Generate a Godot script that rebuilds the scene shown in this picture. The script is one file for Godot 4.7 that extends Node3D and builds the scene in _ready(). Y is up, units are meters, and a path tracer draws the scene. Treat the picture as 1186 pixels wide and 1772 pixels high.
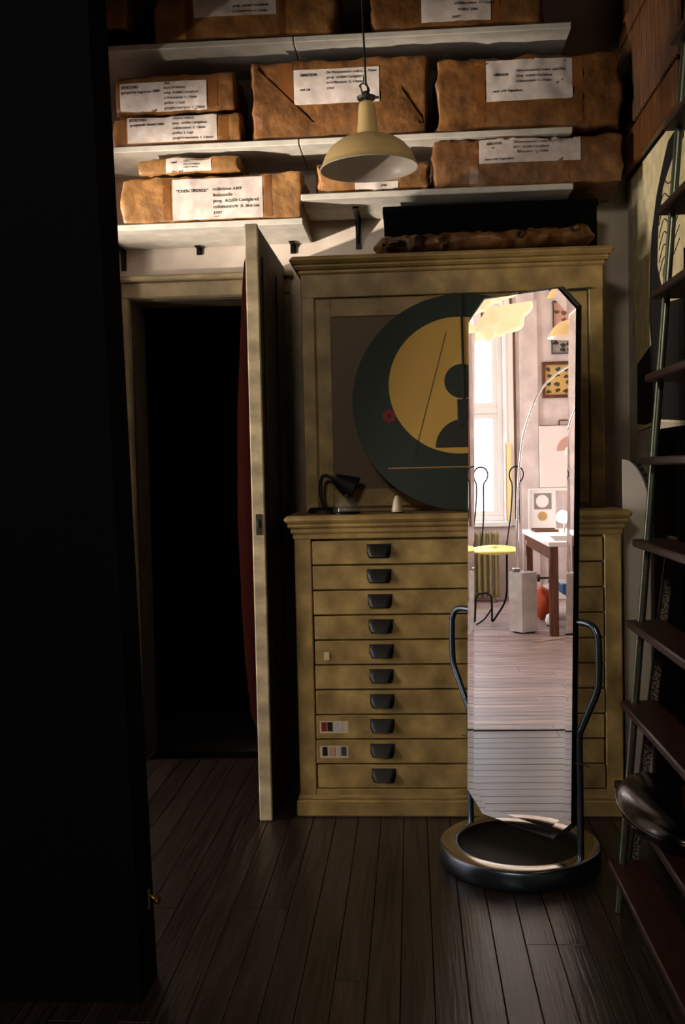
extends Node3D

# ---------------------------------------------------------------- mesh builder
class MB:
	var v := PackedVector3Array()
	var n := PackedVector3Array()
	var uv := PackedVector2Array()
	var ix := PackedInt32Array()

	func tri(a: Vector3, b: Vector3, c: Vector3, hint: Vector3, na := Vector3.ZERO, nb := Vector3.ZERO, nc := Vector3.ZERO) -> void:
		var g := (b - a).cross(c - a)
		if g.length_squared() < 1e-18:
			return
		var flat := g.normalized()
		if flat.dot(hint) < 0.0:
			flat = -flat
		var s := v.size()
		v.append_array(PackedVector3Array([a, b, c]))
		n.append(na if na != Vector3.ZERO else flat)
		n.append(nb if nb != Vector3.ZERO else flat)
		n.append(nc if nc != Vector3.ZERO else flat)
		uv.append_array(PackedVector2Array([Vector2.ZERO, Vector2.ZERO, Vector2.ZERO]))
		if g.dot(hint) > 0.0:
			ix.append_array(PackedInt32Array([s, s + 2, s + 1]))
		else:
			ix.append_array(PackedInt32Array([s, s + 1, s + 2]))

	func quad(a: Vector3, b: Vector3, c: Vector3, d: Vector3, hint: Vector3) -> void:
		tri(a, b, c, hint)
		tri(a, c, d, hint)

	func box(c: Vector3, s: Vector3, bev := 0.0, bs := Basis()) -> MB:
		var h := s * 0.5
		var b: float = minf(bev, minf(h.x, minf(h.y, h.z)) * 0.9)
		if b <= 0.0:
			for ax in 3:
				for sg in [-1.0, 1.0]:
					var nn := Vector3.ZERO
					nn[ax] = sg
					var u := (ax + 1) % 3
					var w := (ax + 2) % 3
					var p := []
					for q in [[-1, -1], [1, -1], [1, 1], [-1, 1]]:
						var t := Vector3.ZERO
						t[ax] = sg * h[ax]
						t[u] = q[0] * h[u]
						t[w] = q[1] * h[w]
						p.append(c + bs * t)
					quad(p[0], p[1], p[2], p[3], bs * nn)
			return self
		for ax in 3:
			var u := (ax + 1) % 3
			var w := (ax + 2) % 3
			for sg in [-1.0, 1.0]:
				var p := []
				for q in [[-1, -1], [1, -1], [1, 1], [-1, 1]]:
					var t := Vector3.ZERO
					t[ax] = sg * h[ax]
					t[u] = q[0] * (h[u] - b)
					t[w] = q[1] * (h[w] - b)
					p.append(c + bs * t)
				var nn := Vector3.ZERO
				nn[ax] = sg
				quad(p[0], p[1], p[2], p[3], bs * nn)
			# edges along ax
			for su in [-1.0, 1.0]:
				for sw in [-1.0, 1.0]:
					var e := []
					for q in [[-1, 0], [1, 0], [1, 1], [-1, 1]]:
						var t := Vector3.ZERO
						t[ax] = q[0] * (h[ax] - b)
						t[u] = su * (h[u] - (b if q[1] == 1 else 0.0))
						t[w] = sw * (h[w] - (b if q[1] == 0 else 0.0))
						e.append(c + bs * t)
					var nn := Vector3.ZERO
					nn[u] = su
					nn[w] = sw
					quad(e[0], e[1], e[2], e[3], bs * nn)
		for sx in [-1.0, 1.0]:
			for sy in [-1.0, 1.0]:
				for sz in [-1.0, 1.0]:
					var k := Vector3(sx, sy, sz)
					tri(c + bs * (k * Vector3(h.x, h.y - b, h.z - b)), c + bs * (k * Vector3(h.x - b, h.y, h.z - b)), c + bs * (k * Vector3(h.x - b, h.y - b, h.z)), bs * k)
		return self

	func span(a: Vector3, b: Vector3, bev := 0.0) -> MB:
		return box((a + b) * 0.5, (b - a).abs(), bev)

	# four bars round a rectangle in (z, y), depth along x; no two faces lie in one plane on top of each other
	func rect_frame(x0: float, x1: float, z0: float, z1: float, y0: float, y1: float, w: float, bev := 0.002) -> MB:
		span(Vector3(x0, y0, z0), Vector3(x1, y0 + w, z1), bev)
		span(Vector3(x0, y1 - w, z0), Vector3(x1, y1, z1), bev)
		span(Vector3(x0, y0 + w, z0), Vector3(x1, y1 - w, z0 + w), bev)
		span(Vector3(x0, y0 + w, z1 - w), Vector3(x1, y1 - w, z1), bev)
		return self

	func bar(a: Vector3, b: Vector3, wid: float, dep: float, bev := 0.0, up := Vector3.UP) -> MB:
		var d := b - a
		var y := d.normalized()
		var x := up.cross(y)
		if x.length() < 0.01:
			x = Vector3.RIGHT
		x = x.normalized()
		return box((a + b) * 0.5, Vector3(wid, d.length(), dep), bev, Basis(x, y, x.cross(y)))

	# smooth surface over a grid of points; hint(p) gives the outward side
	func sheet(p: Array, cols: int, rows: int, out_from: Vector3, plain_hint := Vector3.ZERO, uvs := false) -> MB:
		var nr := PackedVector3Array()
		nr.resize(p.size())
		for j in rows - 1:
			for i in cols - 1:
				var a: Vector3 = p[j * cols + i]
				var b: Vector3 = p[j * cols + i + 1]
				var c: Vector3 = p[(j + 1) * cols + i + 1]
				var d: Vector3 = p[(j + 1) * cols + i]
				var g := (c - a).cross(d - b)
				var hint := plain_hint if plain_hint != Vector3.ZERO else (a + b + c + d) * 0.25 - out_from
				if g.dot(hint) < 0.0:
					g = -g
				for k in [j * cols + i, j * cols + i + 1, (j + 1) * cols + i + 1, (j + 1) * cols + i]:
					nr[k] += g
		weld(p, nr)
		for j in rows - 1:
			for i in cols - 1:
				var k := [j * cols + i, j * cols + i + 1, (j + 1) * cols + i + 1, (j + 1) * cols + i]
				var s := v.size()
				var hint := nr[k[0]] + nr[k[1]] + nr[k[2]] + nr[k[3]]
				tri(p[k[0]], p[k[1]], p[k[2]], hint, nr[k[0]], nr[k[1]], nr[k[2]])
				if uvs and v.size() > s:
					for q in 3:
						uv[s + q] = Vector2(float(k[q] % cols) / (cols - 1), float(k[q] / cols) / (rows - 1))
				s = v.size()
				tri(p[k[0]], p[k[2]], p[k[3]], hint, nr[k[0]], nr[k[2]], nr[k[3]])
				if uvs and v.size() > s:
					for q in 3:
						var kk: int = k[[0, 2, 3][q]]
						uv[s + q] = Vector2(float(kk % cols) / (cols - 1), float(kk / cols) / (rows - 1))
		return self

	func weld(p: Array, nr: PackedVector3Array) -> void:
		var sums := {}
		for k in p.size():
			var key := Vector3i((p[k] * 20000.0).round())
			sums[key] = sums.get(key, Vector3.ZERO) + nr[k]
		for k in p.size():
			nr[k] = sums[Vector3i((p[k] * 20000.0).round())].normalized()

	func tube(path: Array, r: float, sides := 10, shut := false) -> MB:
		var cnt := path.size()
		var rows := []
		var side := Vector3.ZERO
		for i in cnt:
			var a: Vector3 = path[(i - 1 + cnt) % cnt] if shut else path[maxi(i - 1, 0)]
			var b: Vector3 = path[(i + 1) % cnt] if shut else path[mini(i + 1, cnt - 1)]
			var t := (b - a).normalized()
			if side == Vector3.ZERO:
				side = t.cross(Vector3(0.31, 0.9, 0.2)).normalized()
			side = (side - t * side.dot(t)).normalized()
			var o := t.cross(side)
			var ring := []
			for k in sides + 1:
				var an := TAU * k / sides
				ring.append([path[i] + (side * cos(an) + o * sin(an)) * r, side * cos(an) + o * sin(an)])
			rows.append(ring)
		var last := cnt if shut else cnt - 1
		for i in last:
			var r0: Array = rows[i]
			var r1: Array = rows[(i + 1) % cnt]
			for k in sides:
				tri(r0[k][0], r0[k + 1][0], r1[k + 1][0], r0[k][1], r0[k][1], r0[k + 1][1], r1[k + 1][1])
				tri(r0[k][0], r1[k + 1][0], r1[k][0], r0[k][1], r0[k][1], r1[k + 1][1], r1[k][1])
		if not shut:
			for e in [0, cnt - 1]:
				var dir: Vector3 = (path[0] - path[1]) if e == 0 else (path[cnt - 1] - path[cnt - 2])
				for k in sides:
					tri(path[e], rows[e][k][0], rows[e][k + 1][0], dir)
		return self

	# profile: points (radius, height); sharp corners where two points repeat
	func lathe(prof: Array, seg: int, at := Vector3.ZERO, bs := Basis(), from := 0.0, to := TAU) -> MB:
		for i in prof.size() - 1:
			var a: Vector2 = prof[i]
			var b: Vector2 = prof[i + 1]
			if a.distance_to(b) < 1e-7:
				continue
			var t := (b - a).normalized()
			var nm := Vector2(t.y, -t.x)
			var na := nm
			var nb := nm
			if i > 0 and prof[i - 1].distance_to(a) > 1e-7:
				var tp: Vector2 = (a - prof[i - 1]).normalized()
				if tp.dot(t) > 0.5:
					na = (nm + Vector2(tp.y, -tp.x)).normalized()
			if i + 2 < prof.size() and prof[i + 2].distance_to(b) > 1e-7:
				var tn: Vector2 = (prof[i + 2] - b).normalized()
				if tn.dot(t) > 0.5:
					nb = (nm + Vector2(tn.y, -tn.x)).normalized()
			for k in seg:
				var a0 := from + (to - from) * k / seg
				var a1 := from + (to - from) * (k + 1) / seg
				var d0 := Vector3(cos(a0), 0, sin(a0))
				var d1 := Vector3(cos(a1), 0, sin(a1))
				var up := Vector3.UP
				var p := [d0 * a.x + up * a.y, d1 * a.x + up * a.y, d1 * b.x + up * b.y, d0 * b.x + up * b.y]
				var q := [d0 * na.x + up * na.y, d1 * na.x + up * na.y, d1 * nb.x + up * nb.y, d0 * nb.x + up * nb.y]
				for m in 4:
					p[m] = at + bs * p[m]
					q[m] = (bs * q[m]).normalized()
				var hint: Vector3 = q[0] + q[2]
				tri(p[0], p[1], p[2], hint, q[0], q[1], q[2])
				tri(p[0], p[2], p[3], hint, q[0], q[2], q[3])
		return self

	# polygon in x,y extruded along z from z0 to z1
	func prism(poly: PackedVector2Array, z0: float, z1: float, xf := Transform3D()) -> MB:
		var id := Geometry2D.triangulate_polygon(poly)
		for k in range(0, id.size(), 3):
			for z in [z0, z1]:
				var hint := Vector3(0, 0, -1.0 if z == minf(z0, z1) else 1.0)
				var p := []
				for m in 3:
					p.append(xf * Vector3(poly[id[k + m]].x, poly[id[k + m]].y, z))
				tri(p[0], p[1], p[2], xf.basis * hint)
		var sgn := -1.0 if Geometry2D.is_polygon_clockwise(poly) else 1.0
		for k in poly.size():
			var a := poly[k]
			var b := poly[(k + 1) % poly.size()]
			var e := (b - a) * sgn
			quad(xf * Vector3(a.x, a.y, z0), xf * Vector3(b.x, b.y, z0), xf * Vector3(b.x, b.y, z1), xf * Vector3(a.x, a.y, z1), xf.basis * Vector3(e.y, -e.x, 0))
		return self

	func mesh() -> ArrayMesh:
		var arr := []
		arr.resize(Mesh.ARRAY_MAX)
		arr[Mesh.ARRAY_VERTEX] = v
		arr[Mesh.ARRAY_NORMAL] = n
		arr[Mesh.ARRAY_TEX_UV] = uv
		arr[Mesh.ARRAY_INDEX] = ix
		var m := ArrayMesh.new()
		m.add_surface_from_arrays(Mesh.PRIMITIVE_TRIANGLES, arr)
		return m

# ---------------------------------------------------------------- object helpers
var taken := {}

func numbered(called: String) -> String:
	taken[called] = taken.get(called, 0) + 1
	return called if taken[called] == 1 else "%s_%03d" % [called, taken[called] - 1]

func obj(called: String, mesh: Mesh, mat: Material, parent: Node = null) -> MeshInstance3D:
	var o := MeshInstance3D.new()
	o.mesh = mesh
	o.material_override = mat
	o.cast_shadow = GeometryInstance3D.SHADOW_CASTING_SETTING_ON
	if parent == null:
		o.name = numbered(called)
		add_child(o, true)
	else:
		o.name = called
		parent.add_child(o, true)
	return o

func tag(o: Node, label: String, category: String, group := "") -> Node:
	o.set_meta("label", label)
	o.set_meta("category", category)
	if group:
		o.set_meta("group", group)
	return o

func thing(called: String, label: String, category: String, at := Vector3.ZERO, group := "") -> Node3D:
	var o := Node3D.new()
	o.name = numbered(called)
	add_child(o, true)
	o.position = at
	tag(o, label, category, group)
	return o

func struct(called: String, mesh: Mesh, mat: Material) -> MeshInstance3D:
	var o := obj(called, mesh, mat)
	o.set_meta("kind", "structure")
	return o

func V(x: float, y: float, z: float) -> Vector3:
	return Vector3(x, y, z)

func smooth_path(pts: Array, per := 8, shut := false) -> Array:
	var out := []
	var c := pts.size()
	var last := c if shut else c - 1
	for i in last:
		var p0: Vector3 = pts[(i - 1 + c) % c] if shut else pts[maxi(i - 1, 0)]
		var p1: Vector3 = pts[i]
		var p2: Vector3 = pts[(i + 1) % c]
		var p3: Vector3 = pts[(i + 2) % c] if shut else pts[mini(i + 2, c - 1)]
		for k in per:
			out.append(p1.cubic_interpolate(p2, p0, p3, float(k) / per))
	if not shut:
		out.append(pts[c - 1])
	return out

# ---------------------------------------------------------------- materials
var M := {}

func mat(called: String, c: Color, rough := 0.6, metal := 0.0) -> StandardMaterial3D:
	var m := StandardMaterial3D.new()
	m.resource_name = called
	m.albedo_color = c
	m.roughness = rough
	m.metallic = metal
	M[called] = m
	return m

func noise(seed_: int, freq: float, oct := 4, kind := FastNoiseLite.TYPE_SIMPLEX_SMOOTH) -> FastNoiseLite:
	var f := FastNoiseLite.new()
	f.seed = seed_
	f.frequency = freq
	f.noise_type = kind
	f.fractal_octaves = oct
	return f

func noise_tex(f: FastNoiseLite, size: int, lo: Color, hi: Color, mid := -1.0) -> NoiseTexture2D:
	var t := NoiseTexture2D.new()
	t.width = size
	t.height = size
	t.seamless = true
	t.noise = f
	var g := Gradient.new()
	g.set_color(0, lo)
	g.set_color(1, hi)
	if mid >= 0.0:
		g.set_offset(0, mid - 0.12)
		g.set_offset(1, mid + 0.12)
	t.color_ramp = g
	return t

func triplanar(m: StandardMaterial3D, scale: Vector3, world := true) -> void:
	m.uv1_triplanar = true
	m.uv1_world_triplanar = world
	m.uv1_scale = scale

func grain_image(w: int, h: int, seed_: int, dark: Color, light: Color) -> ImageTexture:
	var im := Image.create(w, h, false, Image.FORMAT_RGB8)
	var a := noise(seed_, 1.0, 3)
	var b := noise(seed_ + 7, 1.0, 2)
	for y in h:
		var ty := TAU * y / h
		for x in w:
			var tx := TAU * x / w
			# stretched, wraps in y through a circle
			var s := a.get_noise_3d(x * 0.11, cos(ty) * 0.9, sin(ty) * 0.9)
			var t := b.get_noise_3d(cos(tx) * 1.2, sin(tx) * 1.2 + cos(ty) * 0.5, sin(ty) * 0.5)
			var k: float = clampf(0.55 + s * 0.75 + t * 0.35, 0.0, 1.0)
			im.set_pixel(x, y, dark.lerp(light, k))
	return ImageTexture.create_from_image(im)

func make_materials() -> void:
	var fine := noise_tex(noise(3, 0.02, 4), 256, Color(0.82, 0.82, 0.82), Color.WHITE)
	var blot := noise_tex(noise(11, 0.008, 5), 512, Color(0.62, 0.6, 0.58), Color.WHITE)
	var relief := noise_tex(noise(17, 0.03, 4), 256, Color.BLACK, Color.WHITE)
	var m := mat("plaster_white", Color(0.86, 0.81, 0.75), 0.9)
	m.albedo_texture = fine
	triplanar(m, Vector3(0.7, 0.7, 0.7))
	m = mat("plaster_bright", Color(0.9, 0.84, 0.82), 0.9)
	m.albedo_texture = fine
	triplanar(m, Vector3(0.7, 0.7, 0.7))
	mat("plaster_shaded", Color(0.08, 0.085, 0.1), 0.95).metallic_specular = 0.1  # shade put into the plaster colour of the unlit side
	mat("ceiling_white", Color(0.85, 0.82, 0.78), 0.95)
	mat("subfloor_dark", Color(0.03, 0.025, 0.02), 0.9)
	m = mat("cream_paint", Color(0.77, 0.65, 0.4), 0.5)
	m.albedo_texture = blot
	triplanar(m, Vector3(1.6, 1.6, 1.6))
	m = mat("door_paint", Color(0.95, 0.88, 0.71), 0.55)
	m.albedo_texture = blot
	triplanar(m, Vector3(1.1, 2.3, 1.1))
	m = mat("trim_paint", Color(0.62, 0.56, 0.42), 0.6)
	m.albedo_texture = blot
	triplanar(m, Vector3(1.1, 1.1, 1.1))
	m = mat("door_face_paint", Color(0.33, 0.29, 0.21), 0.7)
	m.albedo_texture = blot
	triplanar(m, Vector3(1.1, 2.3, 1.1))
	m = mat("shelf_paint", Color(0.8, 0.78, 0.73), 0.55)
	m.albedo_texture = fine
	triplanar(m, Vector3(1.5, 1.5, 1.5))
	for k in 3:
		m = mat("kraft_paper_%d" % k, [Color(0.6, 0.42, 0.22), Color(0.52, 0.35, 0.18), Color(0.65, 0.47, 0.26)][k], 0.48)
		m.albedo_texture = blot
		triplanar(m, Vector3(2.2, 2.2, 2.2))
		m.heightmap_enabled = true
		m.heightmap_texture = relief
		m.heightmap_scale = 0.25
	mat("tape_brown", Color(0.43, 0.27, 0.13), 0.35)
	m = mat("label_paper", Color(0.84, 0.79, 0.75), 0.7)
	m.albedo_texture = fine
	triplanar(m, Vector3(3, 3, 3))
	mat("ink", Color(0.09, 0.08, 0.08), 0.8)
	mat("gap_black", Color(0.012, 0.012, 0.012), 0.9)
	mat("pull_black", Color(0.015, 0.015, 0.018), 0.5, 0.1)
	m = mat("enamel_cream", Color(0.93, 0.8, 0.55), 0.35)
	m = mat("enamel_white", Color(0.88, 0.84, 0.78), 0.3)
	mat("iron_grey", Color(0.3, 0.28, 0.25), 0.45, 0.7)
	mat("wire_black", Color(0.04, 0.035, 0.03), 0.6)
	mat("chrome", Color(0.85, 0.85, 0.85), 0.12, 1.0)
	mat("brass", Color(0.75, 0.58, 0.3), 0.25, 1.0)
	m = mat("mirror_silver", Color(0.97, 0.96, 0.96), 0.0, 1.0)
	mat("mirror_back", Color(0.02, 0.018, 0.018), 0.5)
	mat("stand_grey", Color(0.42, 0.47, 0.54), 0.28, 0.92)
	mat("stand_well", Color(0.015, 0.016, 0.018), 0.6)
	mat("stand_ring", Color(0.8, 0.79, 0.77), 0.2, 1.0)
	mat("red_brown", Color(0.15, 0.04, 0.025), 0.9).metallic_specular = 0.1
	mat("disc_green", Color(0.05, 0.12, 0.085), 0.6)
	mat("disc_green_dark", Color(0.02, 0.035, 0.03), 0.6)
	mat("disc_yellow", Color(0.74, 0.58, 0.26), 0.6)
	mat("disc_black", Color(0.02, 0.02, 0.025), 0.5)
	mat("disc_gold", Color(0.6, 0.42, 0.16), 0.5)
	mat("disc_red", Color(0.5, 0.05, 0.04), 0.6)
	m = mat("glass_clear", Color(1, 1, 1, 0.06), 0.02)
	m.transparency = BaseMaterial3D.TRANSPARENCY_ALPHA
	m = mat("window_glass", Color(1, 1, 1, 0.04), 0.0)
	m.transparency = BaseMaterial3D.TRANSPARENCY_ALPHA
	mat("ceramic_white", Color(0.8, 0.74, 0.62), 0.35)
	mat("dark_metal", Color(0.05, 0.055, 0.06), 0.4, 0.6)
	var grain := grain_image(256, 512, 5, Color(0.55, 0.5, 0.46), Color(1, 1, 1))
	var bump := grain_image(256, 512, 9, Color(0.2, 0.2, 0.2), Color(1, 1, 1))
	# light put into the colour: darker boards in the passage, paler in the bright room
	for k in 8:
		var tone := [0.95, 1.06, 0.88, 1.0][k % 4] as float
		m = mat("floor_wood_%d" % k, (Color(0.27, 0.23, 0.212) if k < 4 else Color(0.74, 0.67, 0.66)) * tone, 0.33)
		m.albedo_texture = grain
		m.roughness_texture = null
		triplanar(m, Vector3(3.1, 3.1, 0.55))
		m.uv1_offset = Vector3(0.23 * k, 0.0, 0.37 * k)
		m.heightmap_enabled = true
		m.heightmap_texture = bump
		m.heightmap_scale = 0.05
	for d in [["wood_brown", Color(0.45, 0.25, 0.11)], ["wood_panel", Color(0.5, 0.32, 0.15)], ["tread_wood", Color(0.26, 0.085, 0.05)], ["wood_frame", Color(0.42, 0.2, 0.08)], ["wood_black", Color(0.012, 0.011, 0.012)]]:
		m = mat(d[0], d[1], 0.5)
		m.albedo_texture = grain
		if d[0] == "wood_black":
			m.roughness = 0.85
			m.metallic_specular = 0.2
		triplanar(m, Vector3(3, 0.6, 3))
	m = mat("rail_metal", Color(0.5, 0.53, 0.46), 0.33, 0.85)
	m = mat("speckled", Color(0.62, 0.58, 0.52), 0.8)
	m.albedo_texture = noise_tex(noise(41, 0.09, 3), 256, Color(0.35, 0.33, 0.31), Color.WHITE, 0.5)
	triplanar(m, Vector3(5, 5, 5))
	mat("leather_black", Color(0.03, 0.03, 0.032), 0.2)
	mat("board_white", Color(0.82, 0.79, 0.74), 0.7)
	mat("board_edge", Color(0.1, 0.09, 0.08), 0.5)
	m = mat("poster_paper", Color(1.0, 0.93, 0.72), 0.75)
	m.albedo_texture = fine
	triplanar(m, Vector3(2, 2, 2))
	mat("poster_ink", Color(0.05, 0.045, 0.04), 0.8)
	mat("poster_tone", Color(0.5, 0.42, 0.28), 0.8)
	mat("white_paint", Color(0.9, 0.88, 0.86), 0.45)
	mat("beige_paint", Color(0.75, 0.62, 0.42), 0.6)
	mat("brown_line", Color(0.4, 0.26, 0.18), 0.6)
	mat("radiator_olive", Color(0.47, 0.42, 0.24), 0.55)
	mat("seat_yellow", Color(0.96, 0.91, 0.48), 0.35)
	mat("tube_black", Color(0.05, 0.055, 0.06), 0.3, 0.5)
	m = mat("marble", Color(0.85, 0.83, 0.81), 0.35)
	m.albedo_texture = noise_tex(noise(51, 0.012, 5), 256, Color(0.75, 0.74, 0.73), Color.WHITE)
	triplanar(m, Vector3(1.7, 1.7, 1.7))
	m = mat("cocoon_skin", Color(1.0, 0.98, 0.9), 0.7)
	m.backlight_enabled = true
	m.backlight = Color(1.0, 0.97, 0.86)
	mat("paper_white", Color(0.93, 0.92, 0.91), 0.7)
	mat("print_grey", Color(0.55, 0.52, 0.5), 0.8)
	mat("print_tan", Color(0.74, 0.6, 0.36), 0.8)
	mat("print_olive", Color(0.24, 0.24, 0.15), 0.8)
	mat("print_blue", Color(0.2, 0.22, 0.3), 0.7)
	mat("print_pink", Color(0.75, 0.58, 0.52), 0.8)
	mat("shutter_cream", Color(0.95, 0.86, 0.62), 0.6)
	mat("panel_shade_brown", Color(0.4, 0.32, 0.24), 0.6)
	mat("orange_cloth", Color(0.68, 0.26, 0.1), 0.8)
	mat("blue_plastic", Color(0.16, 0.4, 0.62), 0.4)
	mat("case_white", Color(0.88, 0.84, 0.82), 0.5)
	mat("facade", Color(0.86, 0.86, 0.86), 0.9)
	mat("facade_dark", Color(0.6, 0.6, 0.62), 0.6)
	m = mat("bulb_glow", Color(1, 1, 1), 0.5)
	m.emission_enabled = true
	m.emission = Color(1.0, 0.97, 0.92)
	m.emission_energy_multiplier = 25.0
	mat("ochre", Color(0.5, 0.36, 0.14), 0.6)

# ---------------------------------------------------------------- camera, light
func camera_and_light() -> void:
	var cam := Camera3D.new()
	cam.name = "camera"
	cam.keep_aspect = Camera3D.KEEP_HEIGHT
	cam.fov = rad_to_deg(2.0 * atan(886.0 / 1723.0))
	cam.near = 0.05
	cam.far = 200.0
	cam.basis = Basis(Vector3.UP, deg_to_rad(4.0)) * Basis(Vector3.RIGHT, deg_to_rad(-2.53)) * Basis(Vector3.BACK, deg_to_rad(-1.26))
	cam.position = V(0, 1.276, 0)
	add_child(cam)
	cam.current = true
	var e := Environment.new()
	e.background_mode = Environment.BG_SKY
	var sm := ProceduralSkyMaterial.new()
	sm.sky_top_color = Color(0.78, 0.84, 0.93)
	sm.sky_horizon_color = Color(0.96, 0.95, 0.94)
	sm.ground_horizon_color = Color(0.8, 0.78, 0.76)
	sm.ground_bottom_color = Color(0.6, 0.58, 0.55)
	sm.sky_energy_multiplier = 1.0
	var sky := Sky.new()
	sky.sky_material = sm
	e.sky = sky
	e.background_energy_multiplier = SKY
	e.tonemap_mode = Environment.TONE_MAPPER_LINEAR
	e.tonemap_exposure = EXPOSURE
	e.sdfgi_enabled = true
	e.ssao_enabled = true
	e.ssil_enabled = true
	var we := WorldEnvironment.new()
	we.environment = e
	add_child(we)
	# fill daylight at unseen windows; the tall pair is added to light the rooms
	for k in 3:
		var al := AreaLight3D.new()
		al.name = "unseen_window_daylight"
		al.area_size = [Vector2(1.0, 2.0), Vector2(1.0, 2.0), Vector2(0.62, 0.5)][k]
		al.light_color = [Color(1.0, 0.96, 0.93), Color(1.0, 0.96, 0.93), Color(1.0, 0.94, 0.84)][k]
		al.light_energy = [DAYLIGHT_FAR, DAYLIGHT_BACK, DAYLIGHT_HIGH][k]
		al.area_range = 20.0
		al.area_attenuation = 2.0
		al.shadow_enabled = true
		al.position = [V(-5.86, 1.72, -1.1), V(-4.65, 1.72, ZB + 0.06), V(-1.0, 2.98, 1.44)][k]
		al.rotation = Vector3(0, [-PI / 2, PI, 0.0][k], 0)
		add_child(al, true)

const SKY := 12.5
const EXPOSURE := 1.0
const DAYLIGHT_FAR := 18.0
const DAYLIGHT_BACK := 3.6
const DAYLIGHT_HIGH := 3.6
const LAMP_POWER := 76.0
const LAMP_FLOOD := 5.2

# ---------------------------------------------------------------- setting
const ZB := -4.32
const XR := 0.93
const XL := -5.9
const TOP := 3.5

func wall_with_holes(axis: int, at0: float, at1: float, u0: float, u1: float, holes: Array) -> MB:
	# a wall with thickness at0..at1 on the axis (0: x, 2: z); u is the other horizontal axis; holes [u0,u1,y0,y1], sorted, not overlapping in u
	var b := MB.new()
	var put := func(a: float, c: float, y0: float, y1: float):
		if c - a < 1e-4 or y1 - y0 < 1e-4:
			return
		if axis == 0:
			b.span(V(at0, y0, a), V(at1, y1, c))
		else:
			b.span(V(a, y0, at0), V(c, y1, at1))
	var cur := u0
	for h in holes:
		put.call(cur, h[0], -0.1, TOP)
		put.call(h[0], h[1], -0.1, h[2] if h[2] > 0.0 else -0.022)
		put.call(h[0], h[1], h[3], TOP)
		cur = h[1]
	put.call(cur, u1, -0.1, TOP)
	return b

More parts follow.
